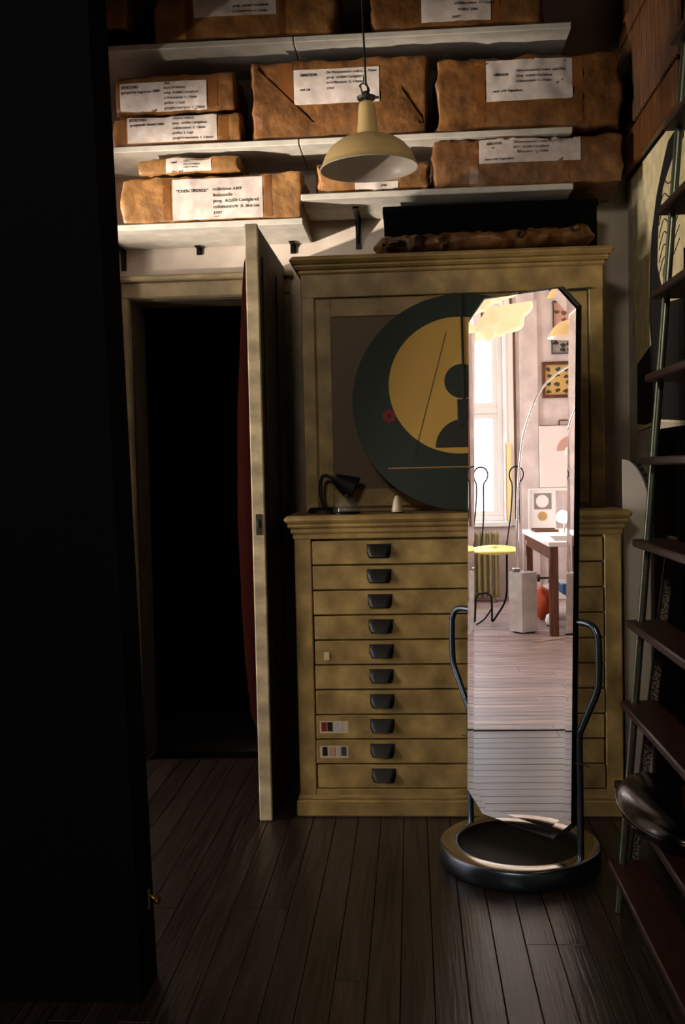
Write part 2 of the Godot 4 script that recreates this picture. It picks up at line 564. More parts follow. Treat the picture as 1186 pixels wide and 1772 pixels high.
func setting() -> void:
	var f := struct("floor", MB.new().span(V(-6.1, -0.12, -5.6), V(1.1, -0.022, 1.6)).mesh(), M.subfloor_dark)
	# boards run from the back wall towards the camera
	var rng := RandomNumberGenerator.new()
	rng.seed = 4
	var wd := 0.0824
	var meshes := {}
	var x := XL
	while x < XR - 0.01:
		var z := ZB
		var first := true
		while z < 1.5:
			var l := 1.9
			if first:
				l = [1.5, 1.9, 2.3, 1.7, 2.1][rng.randi() % 5]
			first = false
			if 1.5 - (z + l) < 0.5:
				l = 1.5 - z
			var key := int(round(l * 100))
			if not meshes.has(key):
				meshes[key] = MB.new().box(V(0, -0.011, 0), V(wd - rng.randf_range(0.0012, 0.0022), 0.022, l - 0.0012), 0.0012).mesh()
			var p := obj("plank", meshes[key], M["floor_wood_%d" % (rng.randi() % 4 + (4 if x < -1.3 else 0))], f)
			p.position = V(x + wd / 2, -0.0008 * rng.randf(), z + l / 2)
			z += l
		x += wd
	struct("trim_4", MB.new().span(V(-1.275, -0.01, DOOR_FAR), V(-1.25, 0.004, -2.62), 0.002).mesh(), M.wood_brown)
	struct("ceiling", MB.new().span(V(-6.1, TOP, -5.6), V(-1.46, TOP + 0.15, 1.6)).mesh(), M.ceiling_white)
	struct("ceiling_dark", MB.new().span(V(-1.46, TOP, -5.6), V(1.1, TOP + 0.15, 1.6)).mesh(), M.plaster_shaded)  # kept dark to cut bounce onto the cabinets
	struct("wall_back", wall_with_holes(2, ZB, ZB - 0.18, -6.1, 1.1, [[-5.2, -4.1, 0.74, 2.78], [-1.212, -0.555, 0.0, 2.03]]).mesh(), M.plaster_white)
	struct("wall_right", wall_with_holes(0, XR, XR + 0.17, -5.6, 1.6, []).mesh(), M.plaster_white)
	struct("wall_side_bright", MB.new().span(V(-6.1, -0.1, 1.48), V(-1.97, TOP, 1.5)).span(V(-1.97, -0.1, -2.3), V(-1.95, TOP, 1.5)).span(V(-1.97, -0.1, -2.47), V(-1.46, TOP, -2.45)).mesh(), M.plaster_bright)  # pale skin added over the dark walls to raise the bounce
	struct("wall_front", wall_with_holes(2, 1.5, 1.65, -6.1, 1.1, [[-1.37, -0.63, 2.66, 3.3]]).mesh(), M.plaster_shaded)
	struct("wall_left", wall_with_holes(0, XL - 0.3, XL, -5.6, 1.6, [[-3.62, -2.53, 0.74, 2.78], [-1.65, -0.55, 0.74, 2.78]]).mesh(), M.plaster_bright)
	# unseen partition and doorway, added to limit the light; dark jamb beside the camera
	struct("wall_added_partition", wall_with_holes(0, -1.46, -1.3, ZB, -2.45, [[DOOR_FAR, -2.62, 0.0, DOOR_TOP]]).mesh(), M.plaster_bright)
	struct("wall_jamb", MB.new().prism(PackedVector2Array([Vector2(-1.95, 0), Vector2(-0.672, 0), Vector2(-0.75, TOP), Vector2(-1.95, TOP)]), -2.45, -2.301).mesh(), M.plaster_shaded)
	struct("wall_shade_lintel", MB.new().span(V(-0.73, 2.68, -2.448), V(XR, TOP, -2.302)).mesh(), M.plaster_shaded)  # unseen; hung low enough to shade the upper parcels
	struct("wall_camera_side", MB.new().span(V(-1.95, -0.1, -2.3), V(-1.79, TOP, 1.5)).mesh(), M.plaster_shaded)
	# closet behind the open door
	struct("wall_closet", MB.new().span(V(-1.5, -0.1, -5.4), V(-0.3, TOP, -5.3)).span(V(-1.5, -0.1, -5.3), V(-1.4, TOP, ZB - 0.18)).span(V(-0.4, -0.1, -5.3), V(-0.3, TOP, ZB - 0.18)).mesh(), M.plaster_shaded)
	# casing round the closet door
	var dc := MB.new()
	dc.span(V(-1.246, 0, ZB), V(-1.212, 2.03, ZB + 0.03), 0.006)
	dc.span(V(-0.6, 0, ZB), V(-0.505, 2.03, ZB + 0.03), 0.006)
	dc.span(V(-1.246, 2.03, ZB), V(-0.505, 2.1, ZB + 0.03), 0.006)
	dc.span(V(-1.26, 2.1, ZB), V(-0.49, 2.125, ZB + 0.055), 0.006)
	struct("trim_1", dc.mesh(), M.trim_paint)
	struct("trim_3", MB.new().span(V(-1.2125, 0, ZB - 0.18), V(-1.2, 2.03, ZB - 0.002)).span(V(-1.2, 2.02, ZB - 0.18), V(-0.555, 2.0305, ZB - 0.002)).mesh(), M.door_face_paint)  # reveal linings darkened, their shade put into the colour
	closet_door()

const DOOR_FAR := -4.2
const DOOR_TOP := 2.75

func closet_door() -> void:
	var d := Node3D.new()
	d.name = "door_1"
	add_child(d)
	d.position = V(-0.55, 0, -3.92)
	d.set_meta("kind", "structure")
	# the leaf stands open, its free edge towards the camera
	obj("panel", MB.new().span(V(-0.018, 0.005, -0.385), V(0.02, 2.145, 0.368), 0.003).mesh(), M.door_face_paint, d)
	var e := MB.new().span(V(-0.0235, 0.0, 0.368), V(0.0235, 2.147, 0.385), 0.004)
	obj("frame", e.mesh(), M.door_paint, d)
	obj("frame", MB.new().span(V(0.02, 0.1, -0.1), V(0.026, 2.05, -0.085), 0.002).span(V(0.02, 0.1, 0.27), V(0.026, 2.05, 0.285), 0.002).mesh(), M.door_face_paint, d)
	var h := obj("door_handle", MB.new().lathe([Vector2(0, 0.05), Vector2(0.014, 0.046), Vector2(0.018, 0.036), Vector2(0.012, 0.022), Vector2(0.008, 0.012), Vector2(0.02, 0.004), Vector2(0.02, 0)], 14, V(-0.018, 1.08, 0.31), Basis(V(0, 1, 0), V(-1, 0, 0), V(0, 0, 1))).mesh(), M.brass, d)
	obj("latch", MB.new().box(V(0.002, 1.08, 0.387), V(0.022, 0.075, 0.004), 0.001).mesh(), M.iron_grey, d)
	obj("bolt", MB.new().box(V(0.002, 1.083, 0.391), V(0.012, 0.03, 0.01), 0.003).mesh(), M.wire_black, d)
	# long red-brown cover hung on the closet side of the leaf
	var prof := [[2.09, 0.012], [2.04, 0.03], [1.95, 0.04], [1.8, 0.052], [1.5, 0.07], [1.1, 0.08], [0.8, 0.076], [0.55, 0.062], [0.35, 0.048], [0.28, 0.02]]
	var pts := []
	var cols := 13
	var nz := noise(77, 6.0, 3)
	for r in prof:
		for i in cols:
			var a: float = PI * i / (cols - 1)
			var zz: float = -3.74 + cos(a) * 0.17 * (0.5 + 0.5 * r[1] / 0.08)
			var xx: float = -0.575 - sin(a) * r[1] * (1.0 + 0.16 * nz.get_noise_2d(zz * 3.0, r[0] * 0.4))
			pts.append(V(xx, r[0], zz))
	var g := obj("garment_cover", MB.new().sheet(pts, cols, prof.size(), V(-0.5, 1.2, -3.74)).mesh(), M.red_brown)
	tag(g, "long reddish-brown garment cover hanging on the far side of the open door", "cover")

# ---------------------------------------------------------------- shelves and parcels
func shelf(label: String, boards: Array, y: float, brackets: Array) -> void:
	# boards: [x0, x1] with top face at y
	var t := thing("wall_shelf", label, "shelf", V((boards[0][0] + boards[-1][1]) * 0.5, y, ZB), "long painted shelves on the back wall")
	for b in boards:
		obj("board", MB.new().span(V(b[0] + 0.0015 - t.position.x, -0.024, 0.004), V(b[1] - 0.0015 - t.position.x, 0, 0.35), 0.003).mesh(), M.shelf_paint, t)
	for bx in brackets:
		var x: float = bx[0] - t.position.x
		var q: float = bx[1]
		var k := MB.new()
		k.span(V(x - 0.012, -0.03 - 0.12 * q, 0.0), V(x + 0.012, -0.025, 0.006), 0.001)
		k.span(V(x - 0.012, -0.031, 0.0), V(x + 0.012, -0.025, 0.22 * q), 0.001)
		k.prism(PackedVector2Array([Vector2(0.006, -0.031), Vector2(0.006, -0.03 - 0.1 * q), Vector2(0.05 * q, -0.03 - 0.02 * q), Vector2(0.18 * q, -0.031)]), x - 0.004, x + 0.004, Transform3D(Basis(V(0, 0, 1), V(0, 1, 0), V(1, 0, 0)), Vector3.ZERO))
		obj("bracket", k.mesh(), M.dark_metal, t)

func round_point(p: Vector3, h: Vector3, r: float, nf: FastNoiseLite, nc: FastNoiseLite, amp: float, off: Vector3) -> Array:
	var inner := p.clamp(-(h - Vector3.ONE * r), h - Vector3.ONE * r)
	var d := (p - inner).normalized()
	var q := inner + d * r
	var w := p + off
	var u := Vector3(p.x / h.x, p.y / h.y, p.z / h.z)
	var bul := (1.0 - u.x * u.x) * (1.0 - u.y * u.y) if absf(d.z) > 0.7 else 0.0
	var crease := 1.0 - absf(nc.get_noise_3dv(w * 1.0))
	var edge: float = clampf(maxf(absf(u.x), absf(u.y)) * 6.0 - 5.0, 0.0, 1.0)
	var disp := amp * (nf.get_noise_3dv(w) * 0.9 + (pow(crease, 6.0) - 0.25) * 0.7) * (1.0 + edge * 1.6) + bul * 0.006
	return [q + d * disp, d]

func parcel(label: String, group: String, x0: float, x1: float, y0: float, y1: float, zf: float, dep: float, sd: int, tint: int, amp: float, lab: Array, texts: Array, tapes := [], folds := []) -> Node3D:
	var c := V((x0 + x1) * 0.5, y0, zf - dep * 0.5)
	var h := V((x1 - x0) * 0.5, (y1 - y0) * 0.5, dep * 0.5)
	var t := thing("paper_parcel", label, "parcel", c, group)
	var nf := noise(sd, 4.5, 2)
	var nc := noise(sd + 50, 7.0, 1)
	var off := V(sd * 3.17, sd * 1.3, 0)
	var r := 0.014
	var up := V(0, h.y, 0)
	var b := MB.new()
	var all := []
	for ax in 3:
		for sg in [-1.0, 1.0]:
			var u := (ax + 1) % 3
			var w := (ax + 2) % 3
			var nu: int = clampi(int(h[u] * 2 / 0.018), 8, 34)
			var nw: int = clampi(int(h[w] * 2 / 0.018), 8, 34)
			var pts := []
			for j in nw + 1:
				for i in nu + 1:
					var p := Vector3.ZERO
					p[ax] = sg * h[ax]
					# denser towards the edges
					p[u] = h[u] * sin((2.0 * i / nu - 1.0) * PI / 2.0)
					p[w] = h[w] * sin((2.0 * j / nw - 1.0) * PI / 2.0)
					var q: Array = round_point(p, h, r, nf, nc, amp, off)
					pts.append(q[0] + up)
			all.append([pts, nu + 1, nw + 1])
	for s in all:
		b.sheet(s[0], s[1], s[2], up)
	obj("wrapping", b.mesh(), M["kraft_paper_%d" % tint], t)
	var front := func(px: float, py: float, o: float) -> Vector3:
		var q: Array = round_point(V(px - c.x, py - c.y - h.y, h.z), h, r, nf, nc, amp, off)
		return q[0] + up + V(0, 0, o)
	for tp in tapes:   # [x0, x1, y0, y1]
		obj("tape", patch(front, tp[0], tp[1], maxf(tp[2], y0 + 0.012), minf(tp[3], y1 - 0.012), 0.0008).mesh(), M.tape_brown, t)
	for fd in folds:   # triangles of folded paper on the front
		var fm := MB.new()
		var n := 8
		for i in n:
			for j in n - i:
				var bc := func(a: int, e: int) -> Vector3:
					var q: Vector2 = fd[0] + (fd[1] - fd[0]) * (float(a) / n) + (fd[2] - fd[0]) * (float(e) / n)
					return front.call(q.x, q.y, 0.004 + 0.003 * sin(float(a) / n * PI))
				fm.tri(bc.call(i, j), bc.call(i + 1, j), bc.call(i, j + 1), V(0, 0, 1))
				if j < n - i - 1:
					fm.tri(bc.call(i + 1, j), bc.call(i + 1, j + 1), bc.call(i, j + 1), V(0, 0, 1))
		obj("folded_flap", fm.mesh(), M["kraft_paper_%d" % tint], t)
	if lab.size():
		var lb := obj("paper_label", patch(front, lab[0], lab[1], lab[2], lab[3], 0.0018, 0.0012).mesh(), M.label_paper, t)
		if texts.size():
			var tm := MB.new()
			for l in texts:   # [string, x, y (baseline), height, bold]
				letter(tm, l[0], l[1], l[2], l[3], l[4] == 1, func(px: float, py: float, pz: float) -> Vector3: return front.call(px, py, 0.0026 + pz))
			obj("lettering", tm.mesh(), M.ink, lb)
	return t

func patch(front: Callable, xa: float, xb: float, ya: float, yb: float, o: float, thick := 0.0006) -> MB:
	var b := MB.new()
	var nx: int = clampi(int((xb - xa) / 0.015), 3, 24)
	var ny: int = clampi(int((yb - ya) / 0.015), 3, 14)
	var pts := []
	for j in ny + 1:
		for i in nx + 1:
			pts.append(front.call(lerpf(xa, xb, float(i) / nx), lerpf(ya, yb, float(j) / ny), o))
	b.sheet(pts, nx + 1, ny + 1, Vector3.ZERO, V(0, 0, 1))
	var rim := []
	for i in nx + 1: rim.append(i)
	for j in range(1, ny + 1): rim.append(j * (nx + 1) + nx)
	for i in range(nx - 1, -1, -1): rim.append(ny * (nx + 1) + i)
	for j in range(ny - 1, 0, -1): rim.append(j * (nx + 1))
	var mid: Vector3 = front.call((xa + xb) / 2, (ya + yb) / 2, 0)
	for k in rim.size():
		var a: Vector3 = pts[rim[k]]
		var c: Vector3 = pts[rim[(k + 1) % rim.size()]]
		b.quad(a, c, c - V(0, 0, thick), a - V(0, 0, thick), (a + c) * 0.5 - mid)
	return b

var fonts := {}

func letter(into: MB, s: String, x: float, y: float, hgt: float, bold: bool, place: Callable, center := false) -> void:
	if not fonts.has(bold):
		var fo := SystemFont.new()
		fo.font_names = PackedStringArray(["Droid Serif"])
		fo.font_weight = 700 if bold else 400
		fonts[bold] = fo
	var t := TextMesh.new()
	t.text = s
	t.font = fonts[bold]
	t.font_size = 24
	t.pixel_size = hgt * 0.77 / 24.0
	t.depth = 0.0004
	t.curve_step = 3.0
	t.horizontal_alignment = HORIZONTAL_ALIGNMENT_CENTER if center else HORIZONTAL_ALIGNMENT_LEFT
	t.vertical_alignment = VERTICAL_ALIGNMENT_CENTER
	var a := t.get_mesh_arrays()
	var vv: PackedVector3Array = a[Mesh.ARRAY_VERTEX]
	var nn: PackedVector3Array = a[Mesh.ARRAY_NORMAL]
	var ii: PackedInt32Array = a[Mesh.ARRAY_INDEX]
	var s0 := into.v.size()
	for k in vv.size():
		into.v.append(place.call(x + vv[k].x, y + vv[k].y, vv[k].z))
		into.n.append(nn[k])
		into.uv.append(Vector2.ZERO)
	for k in ii:
		into.ix.append(s0 + k)

func shelves() -> void:
	shelf("topmost long painted shelf crossing the top of the wall, carrying wide parcels", [[-1.29, -0.43], [-0.43, 0.65]], 2.975, [])
	shelf("long painted shelf behind the hanging lamp, carrying the tall folded parcel", [[-1.29, -0.417], [-0.417, 0.65]], 2.578, [])
	shelf("short painted shelf over the open doorway, lit bright at its right end", [[-1.29, -0.408]], 2.27, [[-1.236, 0.7], [-0.9, 0.22], [-0.49, 0.3]])
	shelf("dim painted shelf just above the tall cream cabinet, ending before the right wall", [[-0.417, 0.65]], 2.362, [[-0.207, 1.0]])
	var g := "brown paper parcels on the wall shelves"
	var zf := -3.985
	var dp := 0.3
	parcel("brown parcel cut off by the dark jamb at the far left of the topmost shelf", g, -1.28, -1.094, 3.05, 3.4, zf, dp, 1, 0, 0.006, [], [])
	var pt := thing("flat_box", "flat black box under the parcel at the left end of the topmost shelf", "box", V(-1.18, 2.976, -4.14))
	obj("body", MB.new().box(V(0, 0.022, 0), V(0.2, 0.044, 0.28), 0.003).mesh(), M.wood_black, pt)
	obj("lid", MB.new().box(V(0, 0.054, 0), V(0.206, 0.018, 0.286), 0.003).mesh(), M.wood_black, pt)
	parcel("wide brown parcel on the topmost shelf with a crumpled right corner and pale label", g, -0.985, -0.262, 2.977, 3.24, zf, dp, 2, 2, 0.007, [-0.826, -0.497, 3.07, 3.22], [["collaboratore  G. Chiaia", -0.67, 3.085, 0.016, 0], ["prog.  Achille Castiglioni", -0.67, 3.107, 0.016, 0]], [[-0.86, -0.832, 2.98, 3.24], [-0.49, -0.462, 2.98, 3.24]])
	parcel("brown parcel at the right of the topmost shelf, its label partly above the picture", g, -0.12, 0.54, 2.977, 3.22, zf, dp, 3, 1, 0.006, [0.073, 0.342, 3.005, 3.17], [["prog.  Achille Castiglioni", 0.17, 3.095, 0.018, 0], ["collaboratore  G. Chiaia", 0.2, 3.07, 0.018, 0], ["e altri  1980", 0.215, 3.046, 0.018, 0], ["1982", 0.19, 3.02, 0.018, 1]], [[0.35, 0.375, 2.98, 3.22]])
	var right := func(x: float, y: float, dy: float) -> Array:
		var out := []
		var rows := ["Fiera di Milano", "prog.  Achille Castiglioni", "collaboratore  G. Chiaia", "grafica  I. Lupi", "progetto esecutivo  C. Chiesa"]
		for k in rows.size():
			out.append([rows[k], x, y - dy * k, 0.0155, 0])
		return out
	parcel("flat brown parcel whose label reads proposta ingresso 2001, upper of two", g, -1.16, -0.668, 2.712, 2.856, zf, dp, 4, 1, 0.004, [-1.135, -0.783, 2.712, 2.828], [["BTICINO", -1.13, 2.812, 0.021, 1], ["proposta ingresso 2001", -1.13, 2.792, 0.018, 1], ["2001", -0.955, 2.82, 0.0155, 0]] + right.call(-0.955, 2.802, 0.0195), [[-0.775, -0.74, 2.71, 2.85]])
	parcel("flat brown parcel whose label reads proposta stand 2001, under its twin", g, -1.17, -0.648, 2.579, 2.697, zf, dp, 5, 0, 0.004, [-1.108, -0.746, 2.592, 2.692], [["BTICINO", -1.1, 2.681, 0.021, 1], ["proposta stand 2001", -1.097, 2.662, 0.018, 1]] + right.call(-0.925, 2.682, 0.0195), [[-0.738, -0.7, 2.585, 2.7], [-1.15, -1.115, 2.585, 2.7]])
	parcel("tall brown parcel with diagonal folded flaps, directly behind the lamp neck", g, -0.6, 0.09, 2.579, 2.886, zf, dp, 6, 1, 0.004, [-0.434, -0.097, 2.711, 2.847], [["ARISTON", -0.41, 2.825, 0.019, 1], ["cod. LB", -0.41, 2.768, 0.014, 1], ["Elettrodomestici  collez. A. Piano", -0.305, 2.832, 0.0165, 0], ["prog.  Achille Castiglioni", -0.305, 2.812, 0.0165, 0], ["collaboratore  G. Chiaia", -0.305, 2.792, 0.0165, 0], ["1983", -0.305, 2.77, 0.0165, 0]], [[-0.5, -0.437, 2.73, 2.88]], [[Vector2(-0.59, 2.87), Vector2(-0.59, 2.62), Vector2(-0.36, 2.64)], [Vector2(-0.02, 2.77), Vector2(-0.02, 2.62), Vector2(0.08, 2.62)]])
	parcel("dark brown parcel right of the lamp with a creased, torn pale label", g, 0.128, 0.836, 2.579, 2.862, zf, dp, 7, 1, 0.008, [0.32, 0.652, 2.69, 2.846], [["ARISTON", 0.345, 2.79, 0.017, 1], ["mod. LVB  frigorifero", 0.345, 2.727, 0.0135, 1], ["Elettrodomestici  collez. ARISTON", 0.435, 2.802, 0.0155, 0], ["prog.  Achille Castiglioni", 0.435, 2.782, 0.0155, 0], ["collaboratore  G. Chiaia", 0.435, 2.762, 0.0155, 0]], [[0.28, 0.315, 2.6, 2.85], [0.66, 0.69, 2.6, 2.85]])
	parcel("dark brown parcel on the shelf over the cabinet, under the one with the torn label", g, 0.112, 0.845, 2.364, 2.548, zf, dp, 8, 1, 0.007, [0.288, 0.68, 2.452, 2.543], [["ARISTON", 0.315, 2.527, 0.017, 1], ["mod. LVB  frigorifero", 0.31, 2.467, 0.0135, 1], ["Elettrodomestici  collez. ARISTON", 0.42, 2.53, 0.0155, 0], ["prog.  Achille Castiglioni", 0.42, 2.511, 0.0155, 0], ["collaboratore  G. Chiaia", 0.42, 2.492, 0.0155, 0]], [[0.25, 0.283, 2.37, 2.54]])
	parcel("small brown parcel half hidden behind the lamp shade", g, -0.35, 0.09, 2.364, 2.475, zf, dp, 9, 0, 0.009, [-0.2, -0.03, 2.366, 2.4], [["1986", -0.1, 2.385, 0.014, 0]])
	parcel("small flat parcel lying on top of the brightly lit one over the doorway", g, -1.07, -0.656, 2.467, 2.53, zf, 0.25, 10, 2, 0.004, [-0.955, -0.773, 2.472, 2.526], [["mod.", -0.935, 2.508, 0.013, 1], ["Elica", -0.885, 2.512, 0.011, 0], ["prog.  A. Castiglioni", -0.885, 2.5, 0.009, 0], ["collab.  N. Mattias", -0.885, 2.489, 0.009, 0], ["n. 8", -0.905, 2.475, 0.012, 1]])
	parcel("sunlit brown parcel whose label reads Coincidenze, over the open doorway", g, -1.14, -0.412, 2.272, 2.452, -3.978, dp, 11, 2, 0.0045, [-0.93, -0.568, 2.28, 2.44], [["\"COINCIDENZE\"", -0.915, 2.392, 0.0205, 1], ["collezione AWP", -0.768, 2.395, 0.0205, 0], ["Bolzonella", -0.768, 2.372, 0.0205, 0], ["prog.  Achille Castiglioni", -0.768, 2.349, 0.0205, 0], ["collaboratore  N. Mattias", -0.768, 2.326, 0.0205, 0], ["1997", -0.768, 2.303, 0.0205, 0]], [[-0.56, -0.532, 2.275, 2.45], [-0.97, -0.938, 2.275, 2.45]])
	var bb := thing("dark_gap_box", "added black box darkening the gap behind the paper roll on the tall cupboard", "box", V(0.33, 2.085, -4.16))  # black box added to darken the wall under the shelf
	obj("body", MB.new().box(V(0, 0.1, 0), V(0.84, 0.2, 0.25), 0.004).mesh(), M.wood_black, bb)
	obj("lid", MB.new().box(V(0, 0.215, 0), V(0.85, 0.03, 0.26), 0.004).mesh(), M.wood_black, bb)
	# long loosely wrapped roll lying on the cabinet
	var nf := noise(91, 7.0, 3)
	var pts := []
	for i in 49:
		var k := i / 48.0
		for j in 17:
			var a := TAU * j / 16.0
			var xx := lerpf(-0.13, 0.72, k)
			var rr := 0.038 * (1.0 + 0.42 * nf.get_noise_3d(xx * 2.2, cos(a), sin(a))) * (0.15 + 0.85 * minf(1.0, minf(k, 1.0 - k) * 22.0))
			pts.append(V(xx, 2.128 + sin(a) * rr + 0.016 * k, -3.93 + cos(a) * rr * 2.2))
	tag(obj("paper_roll", MB.new().sheet(pts, 17, 49, V(0.3, 2.13, -3.93)).mesh(), M.kraft_paper_1), "long crumpled brown paper roll lying on top of the tall cream cabinet", "roll")

# ---------------------------------------------------------------- cabinets
func cabinets() -> void:
	var zf := -3.593
	var c := thing("plan_chest", "wide cream-painted plan chest of ten shallow drawers with black cup pulls", "chest", V(0.155, 0, -3.95))
	var o := -c.position
	var x0 := -0.43
	var x1 := 0.742
	var d := MB.new()
	d.span(V(x0, 0.06, -4.3) + o, V(-0.368, 1.03, zf) + o, 0.004)
	d.span(V(0.68, 0.06, -4.3) + o, V(x1, 1.03, zf) + o, 0.004)
	d.span(V(-0.37, 0.06, -4.3) + o, V(0.682, 1.03, -3.64) + o)
	d.span(V(-0.37, 0.075, -3.66) + o, V(0.682, 0.1, zf) + o, 0.003)
	obj("body", d.mesh(), M.cream_paint, c)
	d = MB.new()
	d.span(V(x0 - 0.012, 0.0, -4.3) + o, V(x1 + 0.012, 0.062, zf + 0.014) + o, 0.006)
	d.span(V(x0 - 0.006, 0.06, -4.3) + o, V(x1 + 0.006, 0.078, zf + 0.008) + o, 0.005)
	obj("plinth", d.mesh(), M.cream_paint, c)
	d = MB.new()
	d.span(V(x0 - 0.004, 1.02, -4.3) + o, V(x1 + 0.004, 1.04, zf + 0.005) + o, 0.003)
	d.span(V(x0 - 0.012, 1.04, -4.3) + o, V(x1 + 0.012, 1.062, zf + 0.014) + o, 0.006)
	d.span(V(x0 - 0.022, 1.062, -4.3) + o, V(x1 + 0.022, 1.08, zf + 0.026) + o, 0.006)
	d.span(V(x0 - 0.032, 1.08, -4.3) + o, V(x1 + 0.032, 1.106, zf + 0.04) + o, 0.01)
	obj("worktop", d.mesh(), M.cream_paint, c)
	var face := MB.new().box(V(0, 0, 0), V(1.04, 0.0858, 0.03), 0.0025).mesh()
	var pull := pull_mesh()
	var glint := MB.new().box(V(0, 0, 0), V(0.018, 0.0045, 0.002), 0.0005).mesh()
	var rng := RandomNumberGenerator.new()
	rng.seed = 8
	for k in 10:
		var y := 1.015 - 0.0914 * (k + 0.5)
		var dr := obj("drawer", face, M.cream_paint, c)
		dr.position = V(0.156 + rng.randf_range(-0.002, 0.002), y, zf - 0.014 + rng.randf_range(-0.003, 0.001)) + o
		var pl := obj("cup_pull", pull, M.pull_black, dr)
		pl.position = V(-0.278, 0.004, 0.015)
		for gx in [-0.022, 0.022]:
			obj("pull_glint", glint, M.iron_grey, dr).position = V(-0.278 + gx, -0.0135, 0.0325)  # grey chips stand in for highlights on the pull lip
		if k == 4:
			obj("keyhole_plate", MB.new().box(V(-0.478, -0.012, 0.016), V(0.02, 0.03, 0.003), 0.001).mesh(), M.ceramic_white, dr)
		if k == 7 or k == 8:
			var sw: Array = [[-0.492, 0.019, "disc_red"], [-0.47, 0.019, "wire_black"], [-0.44, 0.03, "label_paper"]] if k == 7 else [[-0.489, 0.018, "wire_black"], [-0.462, 0.022, "print_pink"], [-0.44, 0.012, "label_paper"], [-0.42, 0.018, "print_blue"]]
			obj("label_strip", MB.new().box(V(-0.455, 0.0, 0.0153), V(0.105, 0.045, 0.0008)).mesh(), M.ceramic_white, dr)
			for s in sw:
				obj("sticker", MB.new().box(V(s[0], 0.002, 0.0162), V(s[1], 0.033, 0.001)).mesh(), M[s[2]], dr)
	# upper cabinet standing on the chest
	var u := thing("wall_cupboard", "tall cream cupboard with a moulded cornice standing on the plan chest", "cupboard", V(0.155, 1.106, -4.07))
	o = -u.position
	var zu := -3.842
	d = MB.new()
	d.span(V(-0.41, 1.107, -4.3) + o, V(0.732, 1.96, zu - 0.02) + o)
	d.span(V(-0.412, 1.107, zu - 0.03) + o, V(-0.36, 1.96, zu) + o, 0.004)
	d.span(V(0.68, 1.107, zu - 0.03) + o, V(0.734, 1.96, zu) + o, 0.004)
	obj("body", d.mesh(), M.cream_paint, u)
	d = MB.new()
	d.span(V(-0.412, 1.93, -4.3) + o, V(0.734, 2.02, zu + 0.002) + o, 0.003)
	d.span(V(-0.42, 2.018, -4.3) + o, V(0.742, 2.038, zu + 0.012) + o, 0.006)
	d.span(V(-0.436, 2.036, -4.3) + o, V(0.758, 2.058, zu + 0.028) + o, 0.009)
	d.span(V(-0.45, 2.056, -4.3) + o, V(0.772, 2.084, zu + 0.042) + o, 0.012)
	obj("cornice", d.mesh(), M.cream_paint, u)
	for s in [[-0.36, 0.158], [0.162, 0.68]]:
		var dd := MB.new()
		dd.span(V(s[0], 1.12, zu - 0.022) + o, V(s[1], 1.928, zu - 0.012) + o, 0.002)
		for q in [[s[0] + 0.004, s[0] + 0.062, 1.125, 1.924], [s[1] - 0.062, s[1] - 0.004, 1.125, 1.924], [s[0] + 0.06, s[1] - 0.06, 1.125, 1.195], [s[0] + 0.06, s[1] - 0.06, 1.855, 1.924]]:
			dd.span(V(q[0], q[2], zu - 0.012) + o, V(q[1], q[3], zu - 0.001) + o, 0.003)
		var leaf := obj("door", dd.mesh(), M.cream_paint, u)
		obj("door_panel", MB.new().span(V(s[0] + 0.058, 1.19, zu - 0.012) + o, V(s[1] - 0.058, 1.86, zu - 0.008) + o).mesh(), M.panel_shade_brown, leaf)  # panels browned: shade on the cupboard front put into the colour
		var side: float = s[1] - 0.03 if s[0] < 0 else s[0] + 0.03
		obj("knob", MB.new().lathe([Vector2(0, 0.024), Vector2(0.01, 0.02), Vector2(0.012, 0.014), Vector2(0.006, 0.008), Vector2(0.006, 0)], 10, V(side, 1.5, zu) + o, Basis(V(1, 0, 0), V(0, 0, 1), V(0, -1, 0))).mesh(), M.iron_grey, leaf)
	obj("hinge_rod", MB.new().tube([V(0.6, 1.93, zu + 0.006) + o, V(0.69, 1.932, zu + 0.006) + o], 0.003, 8).mesh(), M.iron_grey, u)
	round_board()
	# things on the chest
	var cl := thing("glass_dome", "small clear glass dome standing at the left end of the plan chest top", "dome", V(-0.245, 1.107, -3.69))
	var pr := []
	for k in 11:
		var a := PI / 2 * k / 10.0
		pr.append(Vector2(cos(a) * 0.05, sin(a) * 0.055 + 0.008))
	obj("dome", MB.new().lathe([Vector2(0.05, 0.0), Vector2(0.05, 0.008)] + pr, 28).mesh(), M.glass_clear, cl)
	obj("foot", MB.new().lathe([Vector2(0.056, 0.0), Vector2(0.056, 0.005), Vector2(0.05, 0.008), Vector2(0.0, 0.008)], 28).mesh(), M.dark_metal, cl)
	obj("knob", MB.new().lathe([Vector2(0.004, 0.06), Vector2(0.008, 0.066), Vector2(0.008, 0.07), Vector2(0, 0.074)], 12).mesh(), M.brass, cl)
	var tl := thing("desk_lamp", "small black desk lamp folded low behind the glass dome", "lamp", V(-0.335, 1.107, -3.77))
	obj("base", MB.new().lathe([Vector2(0.06, 0), Vector2(0.06, 0.012), Vector2(0.05, 0.02), Vector2(0, 0.022)], 24).mesh(), M.wire_black, tl)
	obj("arm", MB.new().tube(smooth_path([V(0, 0.02, 0), V(-0.01, 0.08, 0), V(0.0, 0.14, 0), V(0.05, 0.125, 0.0)], 5), 0.007, 8).mesh(), M.wire_black, tl)
	obj("shade", MB.new().lathe([Vector2(0.012, 0.0), Vector2(0.02, 0.0), Vector2(0.03, -0.03), Vector2(0.05, -0.085), Vector2(0.046, -0.085), Vector2(0.026, -0.03), Vector2(0.012, 0.0)], 20, V(0.045, 0.13, 0), Basis(V(0, 0, 1), 1.05)).mesh(), M.wire_black, tl)
